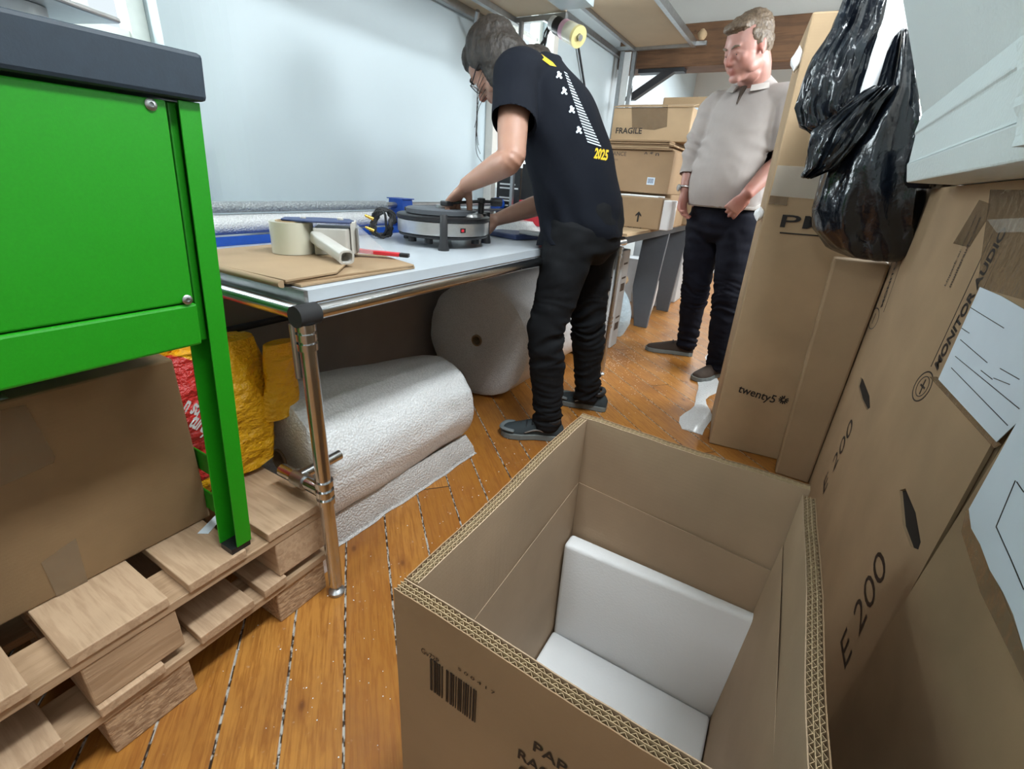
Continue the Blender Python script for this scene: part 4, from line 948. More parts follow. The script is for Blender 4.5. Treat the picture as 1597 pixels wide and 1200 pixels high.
def fuse(mb, name, mat, parent, voxel=.006, smooth=6, disp=None, tints=None, keep=None, cuts=()):
    me = bpy.data.meshes.new('tmp'); me.from_pydata([tuple(p) for p in mb.v], [], mb.f)
    bm = bmesh.new(); bm.from_mesh(me); bmesh.ops.recalc_face_normals(bm, faces=bm.faces); bm.to_mesh(me); bm.free()
    o = bpy.data.objects.new('tmp', me); COL.objects.link(o)
    md = o.modifiers.new('r', 'REMESH'); md.mode = 'VOXEL'; md.voxel_size = voxel
    if smooth: ms = o.modifiers.new('s', 'SMOOTH'); ms.factor = .5; ms.iterations = smooth
    dg = bpy.context.evaluated_depsgraph_get(); nm = bpy.data.meshes.new_from_object(o.evaluated_get(dg))
    bpy.data.objects.remove(o); bpy.data.meshes.remove(me); nm.name = name
    if disp:
        nr = [v.normal.copy() for v in nm.vertices]
        for v, n_ in zip(nm.vertices, nr): v.co += n_*disp(v.co)
    if cuts:   # clean hems and cuffs: slice with a plane near the opening and drop what lies beyond, then give the cloth an inner face
        bm = bmesh.new(); bm.from_mesh(nm)
        for pt, nn, rad in cuts:
            nn = nn.normalized(); near = [f for f in bm.faces if (f.calc_center_median()-pt).length < rad]
            ge = set(near) | {e for f in near for e in f.edges} | {v for f in near for v in f.verts}
            bmesh.ops.bisect_plane(bm, geom=list(ge), plane_co=pt, plane_no=nn, dist=1e-5)
            bmesh.ops.delete(bm, geom=[v for v in bm.verts if (v.co-pt).length < rad and (v.co-pt).dot(nn) > 2e-5], context='VERTS')
        be = [e for e in bm.edges if len(e.link_faces) == 1]
        g = bmesh.ops.extrude_edge_only(bm, edges=be)
        for v in g['geom']:
            if isinstance(v, bmesh.types.BMVert):
                pt, nn, rad = min(cuts, key=lambda c: (v.co-c[0]).length); ax = (v.co-pt); ax -= nn.normalized()*ax.dot(nn.normalized()); v.co += -ax*.08-nn.normalized()*.012
        bmesh.ops.recalc_face_normals(bm, faces=bm.faces); bm.to_mesh(nm); bm.free()
    if tints is not None:
        at = nm.color_attributes.new('tint', 'FLOAT_COLOR', 'POINT')
        for i, v in enumerate(nm.vertices):
            c = [1.,1.,1.]
            for ctr, rad, col, st in tints:
                d = (v.co-ctr); k = max(abs(d.length)/rad, 0)
                if k < 1: w = st*min(1,(1-k)*2.2); c = [c[j]*(1-w)+col[j]*w for j in range(3)]
            at.data[i].color = (*c, 1)
    bvh = None
    bvh = BVHTree.FromPolygons([v.co.copy() for v in nm.vertices], [tuple(p.vertices) for p in nm.polygons])
    org = wloc(parent)
    for v in nm.vertices: v.co -= org
    nm.polygons.foreach_set('use_smooth', [True]*len(nm.polygons)); nm.materials.append(mat)
    ob = bpy.data.objects.new(name, nm); COL.objects.link(ob); ob.parent = parent
    return ob, bvh
def basis(f, u):
    f = Vector(f).normalized(); u = Vector(u); u = (u-f*u.dot(f)).normalized(); s = u.cross(f)   # s = person's left
    m = Matrix(((f.x,s.x,u.x),(f.y,s.y,u.y),(f.z,s.z,u.z))); return f, s, u, m
def head(mb, C, f, u, k=1, jowl=1.0, stern=0):
    f, s, u, m = basis(f, u); C = Vector(C)
    P = lambda a, b_, c: C+(f*a+s*b_+u*c)*k
    B = lambda a, b_, c, ra, rb, rc, rot=None: mb.ball(P(a,b_,c), ra*k, rb*k, rc*k, 14, m if rot is None else m@rot)
    B(-.012,0,.030,.097,.076,.086); B(.012,0,.012,.082,.070,.085); B(.026,0,-.040,.062,.058*jowl,.070)
    B(.045,0,-.070,.045,.046*jowl,.040); B(.078,0,-.096,.021,.026*jowl,.019); B(.004,0,-.060,.055,.060*jowl,.045)
    for q in (-1,1):
        B(.062,q*.036,-.026,.026,.024,.026); B(.034,q*.048*jowl,-.062,.034,.018,.030)
        B(.078,q*.026,.017,.013,.023,.008, Matrix.Rotation(q*(.10+stern*.2),3,'X')); B(.096,q*.011,-.036,.011,.009,.008)
        B(-.004,q*.074,-.012,.017,.006,.031, Matrix.Rotation(.15,3,'Y')); B(-.013,q*.079,-.008,.010,.004,.024); B(.002,q*.078,-.034,.008,.006,.009)
    limb(mb, [(P(.082,0,.010),.009*k,.008*k),(P(.094,0,-.010),.010*k,.009*k),(P(.108,0,-.030),.012*k,.012*k),(P(.103,0,-.038),.009*k,.011*k)], ref=s, n=12, sub=3)
    B(.085,0,-.062,.014,.024,.0065); B(.083,0,-.072,.014,.021,.007); B(.078,0,-.052,.016,.022,.010)
    return P, m, f, s, u
def face_parts(par, P, m, k, mats, lids=.45, brow='hair2', look=0):
    for q in (-1,1):
        b = MB(); b.ball(P(.0755,q*.0295,-.003), .0115*k, n=14); e = b.build('eye', M['eye'], par, smooth=True)
        b = MB(); b.ball(P(.0835,q*.0295+look,-.007), .0047*k, n=10); b.build('iris', M['iris'], e, smooth=True)
        b = MB(); limb(b, [(P(.079,q*.045,.018),.0025*k,.002*k),(P(.092,q*.033,.0235),.0042*k,.003*k),(P(.0945,q*.014,.017),.0035*k,.0026*k)], ref=(0,0,1), n=8, sub=3); b.build('eyebrow', M[brow], par, smooth=True)
def lids_in(mb, P, m, k, low=.0):
    for q in (-1,1):   # upper and lower lid rolls round the eyeball
        limb(mb, [(P(.070,q*.0435,-.003),.0035*k),(P(.083,q*.037,.0035-low),.0045*k),(P(.0865,q*.0295,.0052-low),.005*k),(P(.084,q*.021,.003-low),.0042*k),(P(.077,q*.0165,-.004),.003*k)], n=8, sub=3)
        limb(mb, [(P(.070,q*.0435,-.004),.003*k),(P(.082,q*.036,-.012),.0035*k),(P(.084,q*.0295,-.0135),.004*k),(P(.081,q*.021,-.011),.0035*k)], n=8, sub=3)
def hand(mb, wrist, d, n_, side, curl=.5, k=1, spread=.12, thumb=.5, curls=None):
    """d: knuckle direction, n_: way the palm faces, side: +1/-1 picks thumb side"""
    w = Vector(wrist); d = Vector(d).normalized(); n_ = Vector(n_); n_ = (n_-d*n_.dot(d)).normalized(); t = d.cross(n_)*side
    limb(mb, [(w-d*.02*k,.020*k,.026*k),(w+d*.012*k,.016*k,.027*k),(w+d*.045*k,.0145*k,.037*k),(w+d*.078*k,.0125*k,.040*k),(w+d*.090*k,.010*k,.036*k)], ref=n_, n=20, sub=3)
    limb(mb, [(w+d*.012*k+t*.018*k+n_*.008*k,.014*k),(w+d*.045*k+t*.028*k+n_*.010*k,.013*k)], n=12, sub=3)
    Ls = (.074,.083,.077,.060); tips = []
    for i in range(4):
        o = (.029-.0195*i)*k; p = w+d*(.084-.004*abs(i-1.2))*k+t*o; L = Ls[i]*k; cu = (curls[i] if curls else curl*(1+.12*i)); yaw = spread*(1-.7*i)
        dd = (d+t*yaw).normalized(); ang = cu*.45; seq = [p-dd*.012*k]
        for frac, add in ((.42,1),(.32,1.1),(.26,.8)):
            dr = dd*math.cos(ang)+n_*math.sin(ang); seq.append(seq[-1]+dr*L*frac*(1 if len(seq) > 1 else 1.18)); ang += cu*add
        rr = [.0098,.0092,.0085,.0068]
        limb(mb, [(q, rr[j]*k) for j, q in enumerate(seq)], n=12, sub=4); tips.append(seq[-1])
    p = w+d*.022*k+t*.026*k+n_*.006*k; seq = [p]; a = thumb
    for L, add in ((.040,.25),(.032,.35),(.026,.3)):
        dr = (d*(.72+.2*a)+t*(.72-.55*a)+n_*(.28+.55*a)).normalized(); seq.append(seq[-1]+dr*L*k); a += add
    limb(mb, [(q, r_*k) for q, r_ in zip(seq, (.0135,.0115,.0105,.0078))], n=12, sub=4)
    return tips
def shoe(par, toe, heel, upper, k=1, hiker=False):
    toe, heel = Vector(toe), Vector(heel); d = toe-heel; L = d.length; d.normalize(); sd = Vector((0,0,1)).cross(d); up = Vector((0,0,1))
    prof = [(0,.030,.0),(.08,.036,0),(.25,.037,0),(.45,.036,0),(.68,.047,0),(.85,.046,0),(.95,.036,0),(1.0,.018,0)]
    hs = [.055,.085,.098,.088,.066,.052,.042,.026]
    b = MB(); rings = []
    for (t, w, _), h in zip(prof, hs):
        c = heel+d*L*t+up*.024; rings.append([c+sd*(w*.95*math.cos(a))+up*((h-.024)*max(0,math.sin(a))-.0*(math.sin(a) < 0)) for a in [2*math.pi*i/24 for i in range(24)]])
    # round over
    rings = [[p for p in r] for r in rings]; b.loft(rings)
    me_o, _ = fuse(b, 'shoe', upper, par, .005, 5)
    b = MB(); pts = []
    ol = [(0,.0),(0,.026),(.08,.038),(.25,.037),(.45,.037),(.68,.050),(.85,.049),(.95,.038),(1.01,.016)]
    L_ = [heel+d*L*t+sd*w for t, w in ol]; R__ = [heel+d*L*t-sd*w for t, w in ol[:0:-1]]
    b.prism([p+up*.001 for p in L_+R__], up*.026); b.build('sole', M['sole'], me_o, bevel=.004)
    if hiker:
        b = MB(); limb(b, [(heel+d*L*.80+sd*.043+up*.040,.006,.010),(heel+d*L*.93+sd*.034+up*.042,.006,.011),(heel+d*L*1.005+up*.036,.006,.010),(heel+d*L*.93-sd*.034+up*.042,.006,.011),(heel+d*L*.80-sd*.043+up*.040,.006,.010)], ref=up, n=10, sub=4); b.build('toe_cap', M['toecap'], me_o, smooth=True)
        b = MB(); limb(b, [(heel+d*L*.10+up*.095,.012,.012),(heel+d*L*.14+sd*.036+up*.092,.012,.010),(heel+d*L*.30+sd*.038+up*.090,.012,.010),(heel+d*L*.42+up*.098,.012,.012),(heel+d*L*.30-sd*.038+up*.090,.012,.010),(heel+d*L*.14-sd*.036+up*.092,.012,.010),(heel+d*L*.10+up*.095,.012,.012)], n=10, sub=3); b.build('shoe_collar', M['black'], me_o, smooth=True)
        for i in range(4):
            c = heel+d*L*(.42+.09*i)+up*(.093-.011*i); b = MB(); limb(b, [(c+sd*.026-up*.012,.003),(c+up*.004,.003),(c-sd*.026-up*.012,.003)], n=8, sub=4); b.build('lace', M['black'], me_o, smooth=True)
        for sgn in (1,-1):
            b = MB(); limb(b, [(heel+d*L*.3+sd*sgn*.038+up*.045,.003),(heel+d*L*.45+sd*sgn*.039+up*.052,.0035),(heel+d*L*.62+sd*sgn*.044+up*.038,.003)], n=8, sub=4); b.build('shoe_stripe', M['steel'], me_o, smooth=True)
    else:
        c = heel+d*L*.45+up*.09; b = MB(); limb(b, [(c+sd*.02-up*.012,.003),(c+up*.002,.003),(c-sd*.02-up*.012,.003)], n=8, sub=4); b.build('lace', M['black'], me_o, smooth=True)
    return me_o
# ------------------------------------------------------------------ bending man
m1 = thing('person', (-.72,1.75,0), 'long-haired person in black T-shirt and glasses bending over the turntable on the bench', 'person')
LSH, RSH = Vector((-.90,1.50,1.30)), Vector((-.93,1.86,1.27))
NB = Vector((-.885,1.69,1.345)); HC = Y(772,100,1.61)
PEL = Vector((-.705,1.72,.88))
LEL, LWR = Vector((-.815,1.345,1.055)), Vector((-.995,1.365,.972))
REL, RWR = Vector((-.925,1.87,.93)), Vector((-1.09,1.71,.845))
sk = MB()
P1, mh, fh, shd, uh = head(sk, HC, (-.62,-.06,-.76), (-.78,0,.62))
lids_in(sk, P1, mh, 1)
limb(sk, [(NB+Vector((-.005,.0,-.10)),.05,.06),(NB+Vector((-.03,0,-.015)),.048,.055),(P1(-.035,0,-.05),.052,.055),(P1(-.02,0,-.01),.05,.05)], ref=(0,1,0))
limb(sk, [(PEL,.10,.12),((NB+PEL)/2,.09,.12),(NB+Vector((.02,0,-.12)),.05,.08)], ref=(1,0,1))
limb(sk, [(LSH+Vector((.02,.04,-.02)),.05,.055),(LSH+(LEL-LSH)*.4,.046,.050),(LSH+(LEL-LSH)*.8,.040,.045),(LEL,.038,.042),(LEL+(LWR-LEL)*.25,.040,.040),(LEL+(LWR-LEL)*.65,.032,.032),(LWR,.023,.028)], ref=(0,0,1))
tips = hand(sk, LWR, (-.72,.16,-.58), (.35,.1,-.9), -1, .55, 1.0, curls=(.75,.65,.75,.9), thumb=.75)
limb(sk, [(RSH+Vector((.02,-.04,-.02)),.05,.055),(RSH+(REL-RSH)*.6,.044,.046),(REL,.040,.042),(REL+(RWR-REL)*.3,.041,.041),(REL+(RWR-REL)*.7,.033,.033),(RWR,.024,.028)], ref=(0,0,1))
hand(sk, RWR, (-.8,-.35,-.25), (.2,-.85,-.3), -1, .6, 1.0)
lipc = (0.85,.55,.52)
tn = [(P1(.09,0,-.067),.022,lipc,.8),(P1(.108,0,-.03),.02,(1.0,.72,.68),.7),(tips[0],.03,(1,.78,.74),.6),(P1(.06,.045,-.03),.03,(1,.85,.8),.5),(P1(.06,-.045,-.03),.03,(1,.85,.8),.5),(LEL,.05,(1,.85,.8),.5)]
fuse(sk, 'body', M['skin1'], m1, .0042, 4, tints=tn)
face_parts(m1, P1, mh, 1, None, brow='hair1')
hb = MB(); HB = lambda a,b_,c,ra,rb,rc: hb.ball(P1(a,b_,c), ra, rb, rc, 14, mh)
HB(-.026,0,.042,.096,.088,.090); HB(-.06,0,-.01,.055,.078,.085); HB(.025,0,.068,.062,.066,.050)
for q in (-1,1): HB(-.020,q*.066,-.004,.052,.028,.074); HB(.012,q*.068,.028,.040,.016,.048); HB(-.035,q*.050,-.07,.038,.028,.07)
hb.ball(NB+Vector((-.045,-.005,.035)), .045, .062, .045, 14)
limb(hb, [(P1(-.06,0,.0),.055,.068),(P1(-.065,0,-.06),.045,.062),(NB+Vector((-.01,-.005,.035)),.030,.058)], ref=(1,0,1))
for q in (1,-1): limb(hb, [(P1(.0,q*.072,-.01),.030,.013),(P1(.012,q*.068,-.06),.030,.014),(P1(.015,q*.060,-.115),.026,.013),(P1(.01,q*.05,-.16),.014,.010)], ref=fh)
fuse(hb, 'hair', M['hair1'], m1, .005, 3, disp=lambda c: .004*noise.noise(Vector((c.x*60,c.y*20,c.z*22)))+.0025*noise.noise(c*110))
b = MB()
for i in range(5):
    rr = random.Random(i); o = P1(.03+.012*i, .072-.006*i, -.02-.012*i); limb(b, [(o,.0011),(o+Vector((-.012-.004*i,-.01,-.05)),.0010),(o+Vector((-.006-.006*i,-.012,-.12-.012*i)),.0008),(o+Vector((-.02+.004*i,-.008,-.17-.01*i)),.0005)], n=6, sub=5)
b.build('hair_strands', M['hair1'], m1, smooth=True)
gl = MB()
for q in (-1,1):
    pts = [P1(.100-.12*abs(.030*math.cos(a))**1, q*.032+.024*math.cos(a), -.008+.017*math.sin(a)) for a in [2*math.pi*i/24 for i in range(24)]]; gl.tube(pts, .0016, 6, closed=True)
    gl.tube([P1(.092,q*.057,-.004),P1(.04,q*.078,.0),P1(-.01,q*.083,.0),P1(-.022,q*.083,-.018)], .0019, 6)
gl.tube([P1(.097,.010,-.002),P1(.101,0,.001),P1(.097,-.010,-.002)], .0015, 6)
g = gl.build('glasses', M['black'], m1, smooth=True)
for q in (-1,1):
    b = MB(); c_ = P1(.0945,q*.032,-.008); b.loft([[P1(o+.0, q*.032+.022*math.cos(a), -.008+.0155*math.sin(a)) for a in [2*math.pi*i/20 for i in range(20)]] for o in (.094,.0948)]); b.build('lens', M['clear'], g)
# t-shirt
ts = MB()
up1 = Vector((.55,0,.83))
ax1 = (NB-PEL).normalized()
limb(ts, [(PEL+Vector((-.005,0,-.16)),.140,.190),(PEL+Vector((-.015,0,-.06)),.148,.192),(PEL+Vector((-.015,0,.02)),.146,.190),(Vector((-.765,1.705,1.04)),.145,.188),(Vector((-.815,1.69,1.16)),.135,.20),(Vector((-.855,1.685,1.25)),.118,.195),(Vector((-.89,1.685,1.325)),.078,.13),(NB+Vector((-.022,0,.012)),.066,.078)], ref=(1,0,.3), n=40, sub=7)
limb(ts, [(Vector((-.90,1.60,1.30)),.075,.080),(LSH,.072,.078),(LSH+(LEL-LSH)*.30,.070,.076),(LSH+(LEL-LSH)*.62,.066,.074)], ref=(1,0,0))
limb(ts, [(Vector((-.90,1.78,1.28)),.075,.080),(RSH,.072,.078),(RSH+(REL-RSH)*.3,.068,.074),(RSH+(REL-RSH)*.58,.066,.072)], ref=(1,0,0))
def teew(c):
    t = c.z; f = .006*noise.noise(Vector((c.x*5,c.y*5,c.z*9)))+.0075*noise.noise(Vector((c.x*9+c.z*8,c.y*7,c.z*4+c.x*6)))
    if t < 1.0: f += .006*math.sin((c.z*1.0+c.x*1.4)*42+3*noise.noise(c*6))*min(1,(1.0-t)*6)
    return f
tee, bt = fuse(ts, 't_shirt', M['tee'], m1, .0065, 5, disp=teew, cuts=[(PEL+Vector((0,0,-.075)), Vector((.18,0,-1)), .34), (LSH+(LEL-LSH)*.56+Vector((-.015,-.02,0)), (LEL-LSH), .10), (RSH+(REL-RSH)*.52+Vector((-.03,.03,0)), (REL-RSH), .10)])
b = MB(); limb(b, [(NB+Vector((-.022,0,.012))+Vector((.048*math.cos(a),.066*math.sin(a),.030*math.cos(a))),.0065) for a in [2*math.pi*i/16 for i in range(17)]], n=8, sub=2); b.build('collar', M['tee'], m1, smooth=True)
# print on the shirt, laid on the cloth
def on_tee(px, py, y=1.6):
    o = Vector((0,0,CAM_H)); h = bt.ray_cast(o, ray(px,py).normalized()); return h
def decal_poly(pxs, mat, name, lift=.0016):
    vs_ = []
    for px, py in pxs:
        h = on_tee(px, py)
        if h[0] is None: return None
        vs_.append(h[0]-ray(px,py).normalized()*lift)
    b = MB(); n = len(vs_); c = sum(vs_, Vector())/n; b.add([c]+vs_, [(0,i+1,(i+1)%n+1) for i in range(n)]); o = b.build(name, mat, m1); return o
def shirt_text(s, p0, p1, h, w, mat, nm, off=.02):
    """lettering drawn in a small flat frame and dropped on the cloth point by point"""
    cu = bpy.data.curves.new('t','FONT'); cu.body = s; cu.resolution_u = 2; cu.offset = off; ob = bpy.data.objects.new('t', cu); COL.objects.link(ob)
    me = bpy.data.meshes.new_from_object(ob.evaluated_get(bpy.context.evaluated_depsgraph_get())); bpy.data.objects.remove(ob)
    co = np.array([tuple(p.co) for p in me.vertices]); lo, hi = co.min(0), co.max(0); d = Vector((p1[0]-p0[0],p1[1]-p0[1])); nn = Vector((d.y,-d.x)).normalized(); org = wloc(m1)
    for v in me.vertices:
        x = (v.co.x-lo[0])/(hi[0]-lo[0]); y = v.co.y/.72; px = p0[0]+d.x*x+nn.x*h*y; py = p0[1]+d.y*x+nn.y*h*y; q = on_tee(px,py)
        v.co = (q[0]-ray(px,py).normalized()*.002-org) if q[0] is not None else (Y(px,py,1.72)-org)
    me.materials.append(mat); o = bpy.data.objects.new(nm, me); COL.objects.link(o); o.parent = m1
# ------------------------------------------------------------------ jeans
tr = MB()
LHP, RHP = Vector((-.705,1.625,.86)), Vector((-.70,1.815,.86))
LK, RK = Vector((-.748,1.575,.47)), Vector((-.705,1.885,.46))
LA, RA = Vector((-.722,1.605,.10)), Vector((-.690,1.965,.10))
limb(tr, [(Vector((-.71,1.72,.95)),.125,.170),(Vector((-.70,1.72,.86)),.132,.176),(Vector((-.70,1.72,.78)),.122,.170)], ref=(1,0,0), n=32)
for hp, kn_, an in ((LHP,LK,LA),(RHP,RK,RA)):
    limb(tr, [(hp,.104,.094),(hp+(kn_-hp)*.35,.093,.088),(hp+(kn_-hp)*.8,.075,.074),(kn_,.070,.070),(kn_+(an-kn_)*.3,.072,.068),(kn_+(an-kn_)*.7,.060,.060),(an+Vector((0,0,.02)),.056,.058),(an+Vector((-.005,0,-.035)),.058,.060)], ref=(1,0,0), n=28)
def jw(zk):
    def f(c):
        w = math.exp(-((c.z-zk)/.13)**2); a = math.exp(-((c.z-.12)/.10)**2); h = math.exp(-((c.z-.80)/.12)**2)
        s = noise.noise(Vector((c.x*7,c.y*7,c.z*34+3*noise.noise(c*5)))); s = (1-abs(s)*3.2); s2 = noise.noise(Vector((c.x*14+c.z*12,c.y*9,c.z*22-c.x*8)))
        return .0085*w*s+.0085*a*s+.006*h*s2+.006*noise.noise(c*9)+.003*s2
    return f
fuse(tr, 'trousers', M['jeans1'], m1, .0065, 4, disp=jw(.45))
shoe(m1, Z(782,676,0), (-.655,1.635,0), M['shoegrey'], hiker=True)
shoe(m1, (-.835,1.965,0), (-.600,2.015,0), M['shoegrey'], hiker=True)
# print
shirt_text('2025', (926,246), (947,250), 16, 0, M['yellow'], 'shirt_date', .04)
decal_poly([(844,84),(862,97),(868,104),(858,102),(846,93)], M['yellow'], 'yellow_print')
for k in range(24):
    t = k/23; x0 = 879+36*t; y0 = 112+108*t; x1 = 884+52*t; y1 = 115+112*t
    b = MB(); S = 10
    for i in range(S):
        a, c = i/S, (i+1)/S; qs = [on_tee(x0+(x1-x0)*s_+e, y0+(y1-y0)*s_+2.5*e) for s_, e in ((a,0),(c,0),(c,1),(a,1))]
        if all(h[0] is not None for h in qs): b.add([h[0]+h[1]*.0018*(1 if h[1].dot(ray(800,300)) < 0 else -1) for h in qs], [(0,1,2,3)])
    if b.v: b.build('printed_line', M['pale'], m1)
rr = random.Random(2)
for cx, cy in ((872,117),(880,142),(892,171),(903,203)):
    for (dx, dy, r_) in ((0,0,2.8),(-3,3,1.7),(3,4,1.7),(-1,-4,2.0),(2.5,-2,1.4)):
        decal_poly([(cx+dx+r_*math.cos(a)*(1+.3*rr.random()), cy+dy+r_*math.sin(a)*(1+.3*rr.random())) for a in [2*math.pi*i/9 for i in range(9)]], M['pale'], 'shirt_print')
# ------------------------------------------------------------------ standing man
m2 = thing('person', (-.40,2.98,0), 'standing person in a taupe collared jumper with one hand in a dark trouser pocket', 'person')
g2 = Vector((-.30,-.95,0)).normalized(); l2 = Vector((0,0,1)).cross(g2)
B2 = Vector((-.405,3.0,0))
Q = lambda a, b_, z: B2+g2*a+l2*b_+Vector((0,0,z))
H2 = Y(1166,72,2.86)
KH = 1.13
sk = MB()
P2, mh2, f2, s2_, u2 = head(sk, H2, (-.56,-.70,-.42), (-.2,-.25,1), KH, jowl=1.12, stern=1)
for q in (-1,1): sk.ball(P2(.040,q*.034,-.045), .044*KH, .034*KH, .046*KH, 14, mh2)
sk.ball(P2(.050,0,-.085), .042*KH, .040*KH, .030*KH, 14, mh2)
sk.ball(P2(.055,0,-.055), .042*KH, .045*KH, .045*KH, 14, mh2)
lids_in(sk, P2, mh2, KH, .004)
limb(sk, [(Q(.0,0,1.38),.075,.095),(Q(.01,0,1.50),.074,.080),(P2(-.035,0,-.075),.066,.070),(P2(-.02,0,-.02),.060,.062)], ref=g2)
limb(sk, [(P2(.03,0,-.085),.035,.05),(P2(-.01,0,-.105),.045,.058)], ref=f2)
limb(sk, [(Q(0,0,.95),.12,.14),(Q(0,0,1.2),.11,.14),(Q(-.01,0,1.42),.08,.13)], ref=g2)
RS2, LS2 = Q(-.005,-.192,1.425), Q(-.005,.196,1.440)
RE2, RW2 = Y(1083,235,2.99), Y(1068,297,2.93)
LE2, LW2 = Y(1216,250,2.90), Y(1164,304,2.755)
limb(sk, [(RS2,.05),(RS2+(RE2-RS2)*.5,.046),(RE2,.040),(RE2+(RW2-RE2)*.35,.040),(RW2,.026,.030)], ref=l2)
hand(sk, RW2, (.02,-.05,-1), (.75,-.3,0), -1, .5, 1.08, thumb=.6)
limb(sk, [(LS2,.05),(LS2+(LE2-LS2)*.5,.047),(LE2,.043),(LE2+(LW2-LE2)*.35,.044),(LE2+(LW2-LE2)*.75,.036),(LW2,.030,.033)], ref=(0,0,1))
hand(sk, LW2, (-.55,.22,-.80), (-.1,.9,.1), 1, .5, 1.05, thumb=.9)
tn = [(P2(.09,0,-.067),.028,(0.80,.48,.48),.8),(P2(.108,0,-.03),.028,(1.0,.70,.68),.7),(P2(.06,.05,-.035),.045,(1,.86,.84),.6),(P2(.06,-.05,-.035),.045,(1,.86,.84),.6),(P2(-.005,.08,-.01),.045,(1,.70,.66),.8),(RW2+Vector((0,0,-.12)),.09,(1,.80,.77),.7),(LW2,.08,(1,.82,.8),.7)]
fuse(sk, 'body', M['skin2'], m2, .0044, 11, tints=tn)
face_parts(m2, P2, mh2, KH, None, brow='hair2')
hb = MB(); HB = lambda a,b_,c,ra,rb,rc: hb.ball(P2(a,b_,c), ra*KH, rb*KH, rc*KH, 14, mh2)
HB(-.030,0,.044,.087,.078,.078); HB(.020,0,.076,.060,.062,.038); HB(-.052,0,.0,.052,.072,.070)
for q in (-1,1): HB(-.018,q*.056,.024,.050,.026,.050); HB(.010,q*.066,.036,.024,.009,.030)
limb(hb, [(P2(.045,-.045,.085),.018*KH,.022*KH),(P2(.070,-.012,.083),.016*KH,.022*KH),(P2(.068,.022,.086),.014*KH,.020*KH),(P2(.045,.052,.078),.012*KH,.018*KH)], ref=u2)
fuse(hb, 'hair', M['hair2'], m2, .005, 2, disp=lambda c: .004*noise.noise(Vector((c.x*50,c.y*50,c.z*90)))+.003*noise.noise(c*130))
js = MB()
for q in (-1,1): js.ball(Q(-.005,q*.150,1.430), .080, .072, .072, 14)
limb(js, [(Q(.010,0,.935),.170,.190),(Q(.020,0,.965),.178,.198),(Q(.045,0,1.06),.185,.200),(Q(.040,0,1.15),.170,.195),(Q(.020,0,1.27),.148,.192),(Q(.005,0,1.39),.124,.188),(Q(-.005,0,1.475),.095,.150),(Q(.0,0,1.535),.076,.090)], ref=g2, n=40, sub=6)
limb(js, [(Q(-.005,-.12,1.43),.080,.072),(RS2,.070,.066),(RS2+(RE2-RS2)*.45,.070,.068),(RE2,.060,.060),(RE2+(RW2-RE2)*.45,.048,.050),(RE2+(RW2-RE2)*.62,.046,.046)], ref=l2)
limb(js, [(Q(-.005,.12,1.44),.080,.074),(LS2,.072,.066),(LS2+(LE2-LS2)*.45,.074,.072),(LE2+Vector((0,0,.03)),.064,.064),(LE2+(LW2-LE2)*.12,.056,.056)], ref=g2)
def jw2(c):
    e = min((c-LE2).length, (c-RE2).length); w = math.exp(-(e/.13)**2)
    return .004*noise.noise(c*9)+.007*w*math.sin(c.z*95+c.x*30+5*noise.noise(c*8))+.0045*noise.noise(Vector((c.x*12+c.z*8,c.y*12,c.z*5)))
jmp, _ = fuse(js, 'jumper', M['knit'], m2, .0065, 5, disp=jw2, cuts=[(Q(.02,0,.935), Vector((0,0,-1)), .34), (LE2+(LW2-LE2)*.10+l2*.02, (LW2-LE2), .085), (RE2+(RW2-RE2)*.60, (RW2-RE2), .075)])
# ribbed hem, collar, placket
b = MB(); limb(b, [(Q(.012+.176*math.cos(a), .196*math.sin(a), .948),.018,.006) for a in [2*math.pi*i/24 for i in range(25)]], n=10, sub=2, ref=(0,0,1)); b.build('ribbed_hem', M['knitrib'], m2, smooth=True)
NKc = (Q(.02,0,1.50))
b = MB()
for sgn in (-1,1):
    base = [Q(-.080*math.cos(a)+.012, sgn*.084*math.sin(a), 1.552-.050*(1-math.cos(a))*.55) for a in [math.pi*.88*i/10 for i in range(11)]]
    rings = []
    for i, p in enumerate(base):
        o = (p-Q(.01,0,p.z)); o.z = 0; o = o.normalized(); h = .020+.012*(i/10)
        rings.append([p+o*.004, p+o*.016+Vector((0,0,-.004)), p+o*(.020+h*.5)+Vector((0,0,-h)), p+o*(.015+h*.5)+Vector((0,0,-h-.001)), p-o*.001+Vector((0,0,-.006))])
    b.loft(rings)
b.build('collar', M['knitrib'], m2, smooth=True)
b = MB(); limb(b, [(Q(.098,.0,1.492),.006,.016),(Q(.116,.0,1.455),.006,.009),(Q(.134,.0,1.415),.006,.003)], ref=g2, n=10, sub=3); b.build('neck_opening', M['shoebrown'], m2, smooth=True)
tr = MB()
RH2, LH2 = Q(0,-.10,.88), Q(0,.10,.88)
RK2, LK2 = Vector((-.475,3.04,.48)), Vector((-.275,2.90,.48))
RA2, LA2 = Vector((-.470,3.135,.09)), Vector((-.235,2.865,.09))
limb(tr, [(Q(.0,0,.985),.150,.180),(Q(.0,0,.90),.150,.188),(Q(.0,0,.80),.135,.18)], ref=g2, n=32)
for hp, kn_, an in ((RH2,RK2,RA2),(LH2,LK2,LA2)):
    limb(tr, [(hp,.120,.105),(hp+(kn_-hp)*.4,.105,.100),(hp+(kn_-hp)*.85,.083,.083),(kn_,.078,.080),(kn_+(an-kn_)*.5,.070,.072),(an+Vector((0,0,.03)),.058,.062),(an+Vector((0,0,-.02)),.060,.064)], ref=g2, n=28)
fuse(tr, 'trousers', M['jeans2'], m2, .007, 4, disp=jw(.45))
shoe(m2, (-.715,3.085,0), (-.425,3.165,0), M['shoebrown'])
shoe(m2, (-.320,2.705,0), (-.205,2.945,0), M['shoebrown'])
